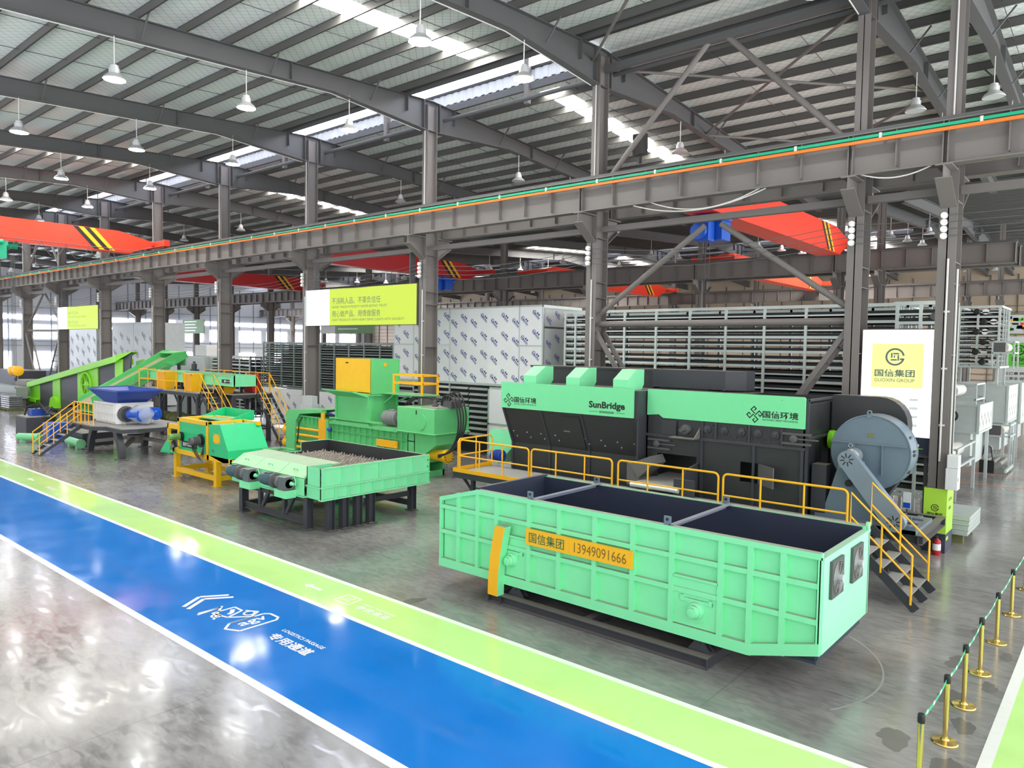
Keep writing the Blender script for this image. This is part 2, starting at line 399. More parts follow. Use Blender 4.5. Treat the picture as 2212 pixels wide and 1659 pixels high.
for i, x in enumerate((-33.5,)):
    g = G(); g.bar((x-.45, 9.79, .0045), (x, 9.79, .0045), .09, .002); g.prism([(x-.65, 9.79, .0035), (x-.43, 9.67, .0035), (x-.43, 9.91, .0035)], (0, 0, .002)); g.build('lane_arrow', M_flowh, lanel)
    text('参观通道', 'lettering', M_flowh, lanel, (x+2.3, 9.7, .004), (1, 0, 0), (0, 1, 0), 1.05, .2, off=.02, ext=.002)

RID = (24.0, 75.5); VAL = 49.75
def ztop(y):
    r = RID[0] if y < VAL else RID[1]
    return 17.1-.06*abs(y-r)
SKX = [-20.7-28.7*k for k in range(4)]; SKH = .55
SK = [(11.5, 21.9), (26.6, 39.0), (60.5, 73.0), (78, 90)]
SLOPES = [(-3, 22.5), (25.5, VAL), (VAL, 74.0), (77.0, 101.5)]; XM = -16.4
OFF = .37
g = G()
for (a, b), (s0, s1) in zip(SLOPES, SK):
    edges = [XA]
    for x in sorted(SKX): edges += [x-SKH, x+SKH]
    edges.append(XB+2)
    for i in range(0, len(edges), 2):
        x0, x1 = edges[i], edges[i+1]
        g.hexa([(x0, a, ztop(a+.001)+OFF), (x1, a, ztop(a+.001)+OFF), (x1, b, ztop(b-.001)+OFF), (x0, b, ztop(b-.001)+OFF)], [(x0, a, ztop(a+.001)+OFF+.05), (x1, a, ztop(a+.001)+OFF+.05), (x1, b, ztop(b-.001)+OFF+.05), (x0, b, ztop(b-.001)+OFF+.05)])
    for x in SKX:
        for (p, q) in ((a, s0), (s1, b)):
            x0, x1 = x-SKH, x+SKH
            g.hexa([(x0, p, ztop(p+.001)+OFF), (x1, p, ztop(p+.001)+OFF), (x1, q, ztop(q-.001)+OFF), (x0, q, ztop(q-.001)+OFF)], [(x0, p, ztop(p+.001)+OFF+.05), (x1, p, ztop(p+.001)+OFF+.05), (x1, q, ztop(q-.001)+OFF+.05), (x0, q, ztop(q-.001)+OFF+.05)])
for yr in RID:
    for a, b in ((yr-1.5, yr), (yr, yr+1.5)):
        za, zb = ztop(a)+OFF, ztop(b)+OFF
        g.hexa([(XM, a, za), (XB+2, a, za), (XB+2, b, zb), (XM, b, zb)], [(XM, a, za+.05), (XB+2, a, za+.05), (XB+2, b, zb+.05), (XM, b, zb+.05)])
struct(g.build('ceiling', M_foil), 'foil lined pitched roof underside with wire net')
nw = 1
for si, (s0, s1) in enumerate(SK):
    for xi, x in enumerate(SKX):
        g = G(); x0, x1 = x-SKH, x+SKH
        g.hexa([(x0, s0, ztop(s0)+OFF), (x1, s0, ztop(s0)+OFF), (x1, s1, ztop(s1)+OFF), (x0, s1, ztop(s1)+OFF)], [(x0, s0, ztop(s0)+OFF+.03), (x1, s0, ztop(s0)+OFF+.03), (x1, s1, ztop(s1)+OFF+.03), (x0, s1, ztop(s1)+OFF+.03)])
        struct(g.build('window_%d' % nw, M_skyl if si < 2 else M_skyl2), 'bright skylight strip in the roof'); nw += 1
COLX = [-4.17]+[-6.6-9.57*k for k in range(13)]
# purlins
def member(name, g, M, label, cat, group=None):
    return tag(g.build(name, M), label, cat, group, 'structure')
y = -2.2
while y < 101:
    if min(abs(y-24), abs(y-75.5)) > 1.4 or True:
        z = ztop(y)+.03
        if not (22.6 < y < 25.4 or 74.1 < y < 76.9):
            g = G(); g.box(XA+.3, XB+1.5, y-.012, y+.012, z, z+.33); g.box(XA+.3, XB+1.5, y-.06, y+.012, z, z+.012); g.box(XA+.3, XB+1.5, y-.012, y+.07, z+.315, z+.33)
            member('roof_purlin', g, M_purlin, 'grey steel purlin running along the roof underside', 'purlin', 'purlins under the roof sheets')
    y += 1.62
for yy in (22.9, 24.9, 75.2):
    z = ztop(yy)+.03; g = G(); g.box(XM+.1, XB+1.5, yy-.012, yy+.012, z, z+.26); g.box(XM+.1, XB+1.5, yy-.05, yy+.012, z, z+.012)
    member('roof_purlin', g, M_purlin, 'grey steel purlin running along the roof underside', 'purlin', 'purlins under the roof sheets')
for i in range(11):
    xm = (COLX[i]+COLX[i+1])/2
    for s in (-1.6, 1.6):
        for (a, b) in ((-1.5, 22), (26, 48)):
            g = G(); g.tube((xm+s, a, ztop(a)+.22), (xm+s, b, ztop(b)+.22), .014, 5); member('sag_rod', g, M_steel_d, 'thin steel rod tying the purlins together under the roof', 'rod', 'sag rods between the purlins')
# ridge monitors: raised strip over each ridge, with a white corrugated far side and a bright glazed band
for ri, yr in enumerate(RID):
    yo = yr+1.5; zb = 17.3
    g = G(); n = 0; x = XA
    pts = []
    while x < XM-.4:
        pts += [(x, yo+.0), (x+.22, yo), (x+.28, yo+.05), (x+.40, yo+.05)]; x += .46
    vs = [(p[0], p[1], zb) for p in pts]+[(p[0], p[1], zb+.62) for p in pts]; k = len(pts)
    g.f(vs, [(i, i+1, k+i+1, k+i) for i in range(k-1)]); struct(g.build('wall_ridge', M_sheet) if ri == 0 else g.build('wall_ridge_beyond', M_sheet), 'white corrugated side of the roof monitor')
    struct(G().box(XA, XM, yo, yo+.05, zb+.74, zb+1.75).build('window_%d' % nw, M_win), 'bright glazed band of the roof monitor'); nw += 1
    g = G().box(XA, XM, yo-.06, yo+.06, zb+.62, zb+.74); struct(g.build('trim_%d' % (ri*3+1), M_belt), 'dark rail of the roof monitor')
    g = G(); g.box(XA, XM, yr-1.8, yr+1.9, zb+1.8, zb+1.85); g.box(XA, XM, yr-1.6, yr-1.55, zb+.0, zb+1.8); g.box(XM-.05, XM, yr-1.6, yr+1.6, zb-.1, zb+1.8); struct(g.build('trim_%d' % (ri*3+2), M_sheet), 'cover sheet of the roof monitor')
    g = G()
    for yy in (yr-1.45, yr+1.42): g.box(XA, XB+1, yy-.07, yy+.07, ztop(yr+1.3)-.02, ztop(yr+1.3)+.3)
    g.tube((XA, yr+.9, 16.45), (XB, yr+.9, 16.45), .1, 8)
    struct(g.build('trim_%d' % (ri*3+3), M_steel_d), 'dark steel members along the roof ridge')
    if ri == 0:
        for k in range(1, 9): xp = -6.6-9.57*(k+.5); tag(G().box(xp-.12, xp+.12, yo-.25, yo-.05, 16.4, zb+1.75).build('monitor_post', M_steel), 'grey post of the roof monitor, %s from the right' % ordn(k-1), 'post', 'posts of the roof monitor')

GRID = [-6.6-9.57*k for k in range(13)]
COLA = [-4.17]+GRID
def col_name(i): return ['the right end beside the lit column screen', 'the left side of the lit column screen'][i] if i < 2 else ''
# ---- columns
def column(x, y, name, label, big=True, bracket=(1, 1), group=None, w=.45, d=.8):
    t = thing(name, label, 'column', (x, y, 0), group)
    z1 = 11.0 if big else 10.9
    g = G(); g.box(x-w/2, x+w/2, y-d/2, y-d/2+.025, 0, z1); g.box(x-w/2, x+w/2, y+d/2-.025, y+d/2, 0, z1); g.box(x-.015, x+.015, y-d/2, y+d/2, 0, z1)
    for z in (1.0, 5.6, 7.6, 8.2, 9.9): g.box(x-w/2+.01, x+w/2-.01, y-d/2+.02, y+d/2-.02, z, z+.02)
    g.build('lower_shaft', M_steel, t)
    g = G(); d2_ = .6; w2 = .36; zt = ztop(y)-.68 if abs(y-24) < 2 or abs(y-75.5) < 2 else ztop(y)-.6
    zt = 16.9 if abs(y-24) < 2 or abs(y-75.5) < 2 else 15.3
    g.box(x-w2/2, x+w2/2, y-d2_/2, y-d2_/2+.022, z1, zt); g.box(x-w2/2, x+w2/2, y+d2_/2-.022, y+d2_/2, z1, zt); g.box(x-.012, x+.012, y-d2_/2, y+d2_/2, z1, zt)
    g.build('upper_shaft', M_steel, t)
    for sgn, on in zip((-1, 1), bracket):
        if not on: continue
        g = G(); a = y+sgn*d/2; b = y+sgn*(d/2+.95)
        g.box(x-.2, x+.2, min(a, b), max(a, b), 10.72, 10.76)
        g.prism([(x-.012, a, 10.72), (x-.012, b, 10.72), (x-.012, b, 10.4), (x-.012, a, 9.75)], (.024, 0, 0))
        v = Vector((0, b-a, .65)).normalized()
        g.hexa([(x-.2, b, 10.4), (x+.2, b, 10.4), (x+.2, a, 9.75), (x-.2, a, 9.75)], [(x-.2, b, 10.37), (x+.2, b, 10.37), (x+.2, a, 9.72), (x-.2, a, 9.72)])
        g.build('bracket', M_steel, t)
    return t
for i, x in enumerate(COLA):
    lb = ('grey steel column at the right, lime poster wrapped round its foot' if i == 0 else 'grey steel column at the left edge of the tall lit screen' if i == 1 else
          'grey steel column, %s to the left of the tall lit screen in the near row' % ordn(i-1))
    t = column(x, 24.0, 'steel_column', lb, True, (1, 1), 'columns of the near row')
    if i not in (1,):
        g = G(); g.tube((x+.05, 23.56, 2.6), (x+.05, 23.56, 8.3), .03, 6); g.tube((x+.02, 23.66, 12.1), (x+.02, 23.66, 15.8), .025, 6)
        for z in (3.6, 5.2, 6.8): g.box(x+.0, x+.14, 23.55, 23.6, z, z+.05)
        g.build('conduit', M_pipe, t)
for i, x in enumerate(GRID+[-4.17]):
    if infr(x-8.2, 50, 8): column(x-8.2, VAL, 'steel_column', 'dark grey steel column of the middle row, %s from the right' % ordn(i), True, (1, 1), 'columns of the middle row')
for i, x in enumerate(GRID+[-4.17]):
    if infr(x-5, 75.5, 8): column(x-5, 75.5, 'steel_column', 'dark grey steel column of the farthest row, %s from the right' % ordn(i), True, (1, 1), 'columns of the farthest row')
# ---- crane girders, one per bay
def girder(x0, x1, y, label, group, zb=10.78, zt=11.95, rail=True, conductor=False, face=-1):
    t = thing('crane_girder', label, 'girder', ((x0+x1)/2, y, zb), group)
    g = G(); g.box(x0, x1, y-.2, y+.2, zb, zb+.03); g.box(x0, x1, y-.22, y+.22, zt-.03, zt); g.box(x0, x1, y-.012, y+.012, zb, zt)
    n = max(2, int(round((x1-x0)/1.37)))
    for k in range(n+1):
        xx = x0+.06+(x1-x0-.12)*k/n; g.box(xx-.012, xx+.012, y-.19, y+.19, zb+.12 if 0 < k < n else zb, zt-.03)
    g.build('plate_girder', M_steel, t)
    if rail:
        g = G(); g.box(x0, x1, y-.04, y+.04, zt, zt+.14); g.build('crane_rail', M_steel_d, t)
    if conductor:
        g = G(); g.box(x0, x1, y-.34, y-.27, zt-.2, zt-.12); g.build('conductor_bar', M_greenr, t)
        g = G(); g.box(x0, x1, y-.34, y-.27, zt-.32, zt-.235); g.build('conductor_bar', M_orange, t)
        g = G(); k = x0+.8
        while k < x1: g.box(k, k+.07, y-.36, y-.2, zt-.24, zt-.1); k += 2.4
        g.build('bar_clip', M_pipe, t)
    return t
ends = [XB]+COLA+[XA]
for i in range(len(ends)-1):
    x1, x0 = ends[i], ends[i+1]; nm = 'bay %s from the right' % ordn(i)
    girder(x0, x1, 22.98, 'long grey crane girder with orange and green conductor bars, %s' % nm, 'crane girders on the camera side of the near row', conductor=True)
    girder(x0, x1, 25.02, 'grey crane girder behind the near column row, %s' % nm, 'crane girders behind the near row')
    g = G(); xa, xb = x0+.23, x1-.23
    g.bar((xa, 24.0, 10.25), (xb, 24.0, 10.25), .22, .22); member('tie_beam', g, M_steel, 'grey tie beam under the crane girders of the near row, %s' % nm, 'beam', 'tie beams of the near row')
for i, x in enumerate(GRID):
    x1, x0 = x-8.2+9.57, x-8.2; nm = 'bay %s from the right' % ordn(i)
    if infr(x1, 49, 11, 300): girder(x0, x1, 48.8, 'dark grey crane girder on the front of the middle row, %s' % nm, 'crane girders of the middle row', zb=10.75, zt=11.9); girder(x0, x1, 50.7, 'dark grey crane girder on the back of the middle row, %s' % nm, 'crane girders behind the middle row', zb=10.75, zt=11.9)
    if infr(x1+3, 74, 11, 300): girder(x0+3.2, x1+3.2, 74.5, 'dark grey crane girder of the farthest row, %s' % nm, 'crane girders of the farthest row')
# ---- rafters with fly braces and a white conduit
def rafter(x, ya, yb, yr, label, group, extras):
    ys = [ya, yr-5.5, yr-.35, yr+.35, yr+5.5, yb]; w = .17
    def zbm(y): return ztop(y)-.7 if abs(y-yr) > 1 else 15.72
    top = [(q, ztop(q-.001 if q == yb else q)) for q in (ya, yr, yb)]
    bot = [(q, zbm(q-.001 if q == yb else q)) for q in ys]
    t = thing('roof_rafter', label, 'rafter', (x, yr, 15.7), group); t['kind'] = 'structure'
    g = G(); g.prism([(x-.01, q, z) for q, z in bot]+[(x-.01, q, z) for q, z in reversed(top)], (.02, 0, 0))
    for P in (top, bot):
        for (y0, z0), (y1, z1) in zip(P, P[1:]):
            if abs(y0-y1) > .02: g.bar((x, y0, z0), (x, y1, z1), 2*w, .025)
    for q in (-.5, .5, -1.5, 1.5, -7.5, 7.5): g.box(x-w, x+w, yr+q-.012, yr+q+.012, max(zbm(yr+q), 15.75), ztop(yr+q))
    g.build('web_and_flanges', M_steel_d, t)
    if extras:
        for q in (-18, -13.2, -8.4, -3.6, 4.8, 9.6, 14.5):
            yy = yr+q
            g = G()
            for s in (-1, 1): g.bar((x+s*.12, yy, zbm(yy)+.03), (x+s*.75, yy, ztop(yy)+.1), .05, .05)
            g.build('fly_brace', M_steel_d, t)
        g = G(); n = [(x-.12, yr-20, zbm(yr-20)-.03), (x-.12, yr-5.5, zbm(yr-5.5)-.03), (x-.12, yr-.5, 15.68)]
        g.path(n, .02, 6); g.build('conduit', M_pipe, t)
for i, x in enumerate(COLA):
    rafter(x, -3, VAL, RID[0], 'dark grey tapered roof rafter over the near column row, %s from the right' % ordn(i), 'rafters over the near row', i < 8)
    rafter(x-7, VAL, 101.4, RID[1], 'dark grey roof rafter of the far roof, %s from the right' % ordn(i), 'rafters of the far roof', False)
# ---- high bay lamps
def lamp(x, y, zt, label, group, lit):
    zl = zt-1.42
    t = thing('high_bay_lamp', label, 'lamp', (x, y, zt), group)
    G().tube((x, y, zl+.48), (x, y, zt+.03), .018, 6).build('hanging_rod', M_pipe, t)
    g = G(); g.lathe((x, y, zl+.2), (0, 0, 1), [(.17, 0), (.17, .16), (.13, .18), (.13, .26), (.05, .3)], 16); g.build('housing', M_lamp, t, True)
    g = G(); g.lathe((x, y, zl), (0, 0, 1), [(.345, 0), (.36, .015), (.3, .1), (.18, .2), (.16, .2), (.28, .09), (.33, .012)], 22, False); g.build('reflector', M_lamp, t, True)
    g = G(); g.lathe((x, y, zl+.005), (0, 0, 1), [(.325, 0), (.325, .012)], 22); g.build('lens', M_lens if lit else M_cabg, t)
    return t
for i, x in enumerate(COLA):
    for j, y in enumerate((5.3, 10.0, 14.65, 19.35, 30.5, 35.2, 40)):
        if infr(x, y, 14.7, 40):
            zt = ztop(y)-.7; side = 'near' if y < 24 else 'far'
            k = j if y < 24 else j-4
            lamp(x, y, zt, 'lit bell lamp on the %s rafter from the right, %s from the front eave' % (ordn(i), ordn(k)) if y < 24 else 'unlit bell lamp on the %s rafter from the right, %s down behind the ridge' % (ordn(i), ordn(k)), 'high bay lamps under the roof', y < 24)
for i, x in enumerate(COLA[:9]):
    for j, y in enumerate((57, 62, 67, 83, 88)):
        if infr(x-7, y, 14.7, 0) : lamp(x-7, y, ztop(y)-.7, 'small grey bell lamp far off above the middle crane girder', 'far high bay lamps', False)
# ---- walls
def window(x, y0, y1, z0, z1, axis='x'):
    global nw
    o = struct(G().box(x, x+.06, y0, y1, z0, z1).build('window_%d' % nw, M_win), 'bright window in the end wall'); nw += 1
    g = G()
    for k in range(1, int((y1-y0)/1.3)): yy = y0+(y1-y0)*k/int((y1-y0)/1.3); g.box(x+.05, x+.1, yy-.03, yy+.03, z0, z1)
    for a, b, c, d in ((y0, y1, z0, z0+.06), (y0, y1, z1-.06, z1), (y0, y0+.06, z0, z1), (y1-.06, y1, z0, z1)): g.box(x+.05, x+.1, a, b, c, d)
    g.build('window_frame', M_wallb, o)
struct(G().box(XA-.3, XA, -3, 101.5, 0, 18).build('wall_left', M_wallw), 'white end wall with bright windows')
struct(G().box(XA, XA+.05, -3, 101.5, 0, 1.1).build('baseboard_left', M_wallb), 'blue grey band at the foot of the end wall')
struct(G().box(XA, XB, 101.4, 101.7, 0, 18).build('wall_back', M_louv), 'beige sheet wall far behind')
g = G()
for k in range(14): z = 2+k*.72; g.box(XA, XB, 101.3, 101.4, z, z+.05)
for k in range(50): x = XA+2+k*2.7; g.box(x, x+.06, 101.25, 101.4, 0, 15)
struct(g.build('trim_7', M_steel_d), 'wall rails of the far wall')
y = 3.0
while y < 98:
    window(XA, y, y+4.4, 6.0, 8.05); window(XA, y, y+3.2, 1.6, 4.0); y += 5.6
window(XA, -1, 100, 8.85, 9.5)
g = G()
y = .2
while y < 100: g.box(XA, XA+.12, y, y+.1, 0, 15.5); y += 2.8
for z in (4.9, 5.6, 10.6): g.box(XA, XA+.1, -2, 100, z, z+.08)
struct(g.build('trim_8', M_wallb), 'wall posts and rails of the end wall')
# ---- bracing of the near row
def brace_bay(x0, x1, where, up=True):
    xm = (x0+x1)/2; a, b = x0+.2, x1-.2; n = 'bracing bay %s' % where
    def tb(p, q, r, lab, nm='bracing_tube'): tag(G().tube(p, q, r, 12).build(nm, M_steel), lab, 'brace', 'bracing of the near column row')
    tb((xm-.3, 24, 10.0), (a, 24, 7.0), .1, 'grey diagonal brace falling left from the girder, %s' % n); tb((xm+.3, 24, 10.0), (b, 24, 7.0), .1, 'grey diagonal brace falling right from the girder, %s' % n)
    tb((a, 24, 6.6), (b, 24, 6.6), .12, 'grey horizontal brace tube between two columns, %s' % n)
    for s, (xa, xb) in (('left', (a, xm-.5)), ('right', (b, xm+.5))):
        g = G()
        for yy in (23.75, 24.25): g.bar((xa, yy, 6.3), (xb, yy, .25), .1, .16)
        for k in range(1, 12):
            f = k/12; p = (xa+(xb-xa)*f, 23.75, 6.3-6.05*f); q = (p[0], 24.25, p[2]); g.bar(p, q, .05, .05)
        tag(g.build('bracing_ladder', M_steel), 'grey ladder brace falling from the %s column, %s' % (s, n), 'brace', 'lower bracing of the near column row')
    if up:
        tag(G().bar((a, 24.0, 16.35), (b, 24.0, 16.35), .22, .26).build('eave_strut', M_steel_d), 'grey strut under the ridge, %s' % n, 'beam')
        tb((xm-.35, 24, 16.3), (a+.2, 24, 12.1), .1, 'grey diagonal tube above the girder falling left, %s' % n); tb((xm+.35, 24, 16.3), (b-.2, 24, 12.1), .1, 'grey diagonal tube above the girder falling right, %s' % n)
brace_bay(GRID[1], GRID[0], 'behind the long black machine'); brace_bay(GRID[8], GRID[7], 'at the far left')
def rod(p, q, lab): tag(G().tube(p, q, .055, 8).build('roof_brace', M_steel), lab, 'brace', 'roof bracing behind the near row')
zr = lambda y: ztop(y)-.55
rod((GRID[1], 24.6, zr(24)), (GRID[0], 33, zr(33)), 'grey roof brace rod crossing from the left column to the right rafter'); rod((GRID[0], 24.6, zr(24)), (GRID[1], 33, zr(33)), 'grey roof brace rod crossing from the right column to the left rafter')
rod((GRID[1], 33.3, zr(33)), (GRID[0], 42, zr(42)), 'grey roof brace rod farther from the ridge, falling to the right'); rod((GRID[0], 33.3, zr(33)), (GRID[1], 42, zr(42)), 'grey roof brace rod farther from the ridge, falling to the left')
rod((GRID[1], 23.4, zr(24)), (GRID[0], 14, zr(14)), 'grey roof brace rod on the camera side of the ridge')
# ---- insulators and bare conductor wires on the columns
ins = None
for i, x in enumerate(COLA[:10]):
    for j in range(4):
        z = 9.5-.19*j; lab = 'white porcelain insulator, %s from the top on the %s column from the right' % (ordn(j), ordn(i))
        if ins is None:
            g = G(); g.lathe((x-.08, 23.58, z), (0, -1, 0), [(.03, 0), (.03, .05), (.09, .06), (.09, .1), (.05, .12), (.08, .14), (.08, .17), (.02, .19)], 14)
            ins = tag(g.build('insulator', M_porc, smooth=True), lab, 'insulator', 'insulators on the near columns'); base = (x, z, Vector(ins.location))
        else:
            c = ins.copy(); COL.objects.link(c); c.location = base[2]+Vector((x-base[0], 0, z-base[1])); c['label'] = lab
for j in range(4):
    z = 9.5-.19*j; pts = []
    for a, b in zip(COLA[:10], COLA[1:11]):
        for k in range(6): f = k/6; pts.append((a+(b-a)*f-.08, 23.46, z-.35*4*f*(1-f)*min(1, abs(b-a)/9)))
    pts = [(XB, 23.46, z)]+pts
    tag(G().path(pts, .011, 5).build('conductor_wire', M_steel_d), 'thin bare conductor wire strung along the near columns, %s from the top' % ordn(j), 'wire', 'conductor wires along the near row')
# white slack cables under the near girder
for k, (xa, xb, z) in enumerate(((-13.2, -9.3, 10.75), (-13.9, -9.1, 10.72), (-6.3, -4.5, 10.75))):
    pts = [(xa+(xb-xa)*i/12, 22.85, z+.04-(.42 if k < 2 else .2)*4*(i/12)*(1-i/12)) for i in range(13)]
    tag(G().path(pts, .02, 6).build('slack_cable', M_pipe), ['white slack cable under the girder, upper of a pair', 'white slack cable under the girder, lower of a pair', 'short white slack cable under the girder at the right'][k], 'cable')
# ---- red bridge cranes
def crane(x, ya, yb, zb, zt, label, festoon=False, hoist=None, w=.7, M=None):
    zb -= .38; zr = 12.09
    t = thing('bridge_crane', label, 'crane', (x, (ya+yb)/2, zb)); M = M or M_red
    g = G(); L = [(ya, zr+.3), (ya+1.7, zb), (yb-1.7, zb), (yb, zr+.3), (yb, zt-.55), (yb-2.4, zt), (ya+2.4, zt), (ya, zt-.55)]
    g.prism([(x-w/2, y, z) for y, z in L], (w, 0, 0)); g.box(x-w/2-.06, x+w/2+.06, ya+1.7, yb-1.7, zb-.02, zb+.03); g.build('box_girder', M, t)
    for yy in (ya-.15, yb+.15):
        g = G(); g.box(x-1.7, x+1.7, yy-.2, yy+.2, zr+.1, zr+.5); g.build('end_carriage', M, t, bevel=.02)
        g = G()
        for s in (-1.35, 1.35): g.tube((x+s, yy-.08, zr+.17), (x+s, yy+.08, zr+.17), .17, 14)
        g.build('wheel', M_steel_d, t)
    for (k, Mx) in ((0, M_ink), (1, M_yel), (2, M_ink), (3, M_yel)):
        o = .33
        for s in (-1, 1):
            g = G(); xx = x+s*(w/2+.006); y0 = yb-5.2+k*o
            g.quad((xx, y0, zt-.02), (xx, y0+o*.92, zt-.02), (xx, y0+o*.92+1.25, zb+.05), (xx, y0+1.25, zb+.05))
            g.build('warning_stripe', Mx, t)
    if festoon:
     g = G(); g.tube((x+w/2+.12, ya+1, zb+.16), (x+w/2+.12, yb-1, zb+.16), .025, 6)
     k = yb-1.6
     while k > ya+2 and yb-k < 14:
        g.path([(x+w/2+.12, k-1.35*i/8, zb+.14-.85*4*(i/8)*(1-i/8)) for i in range(9)], .018, 5); k -= 1.35
     g.build('festoon_cable', M_steel_d, t)
    if hoist:
        yh, Mh = hoist; h = G(); h.box(x-.5, x+.5, yh-.8, yh+.8, zb-.32, zb-.06); h.box(x-.45, x+.6, yh-.2, yh+.7, zb-1.1, zb-.3); h.box(x-.3, x+.3, yh-.9, yh-.3, zb-1.2, zb-.35)
        h.tube((x-.1, yh-1.1, zb-.8), (x-.1, yh+.1, zb-.8), .36, 18); h.tube((x, yh+.6, zb-.25), (x, yh+1.4, zb-.25), .2, 14); h.tube((x-.55, yh, zb-.12), (x-.55, yh+.9, zb-.12), .17, 14); h.tube((x+.6, yh-.5, zb-.15), (x+.6, yh+.5, zb-.15), .16, 14)
        ho = h.build('hoist', Mh, t, True)
        h = G(); h.path([(x, yh-.5, zb-1.2), (x, yh-.5, zb-3.3)], .012, 5); h.path([(x+.2, yh-.5, zb-1.2), (x+.2, yh-.5, zb-3.3)], .012, 5); h.build('hoist_rope', M_steel_d, ho)
    return t
crane(-52.3, -1.5, 22.78, 12.0, 13.02, 'bright red bridge crane at the left in front of the near column row', True, hoist=(13.2, M_greenr))
crane(-14.6, 25.25, 48.6, 12.0, 13.2, 'bright red bridge crane with blue hoist behind the near row at right', hoist=(30.6, M_blue2), w=1.25)
crane(-45.5, 25.25, 48.6, 12.0, 13.0, 'dark red bridge crane behind the near row, left of the wide lit sign', M=M_red2, hoist=(44, M_blue2))
crane(-71.0, 25.25, 48.6, 12.0, 13.0, 'dark red bridge crane behind the far left bays', M=M_red2)
crane(-41, 51, 74.2, 12.0, 13.1, 'bright red bridge crane between the middle and the farthest row, left of centre', w=.9)
crane(-24, 51, 74.2, 12.0, 13.1, 'bright red bridge crane between the middle and the farthest row, right of centre', w=.9)
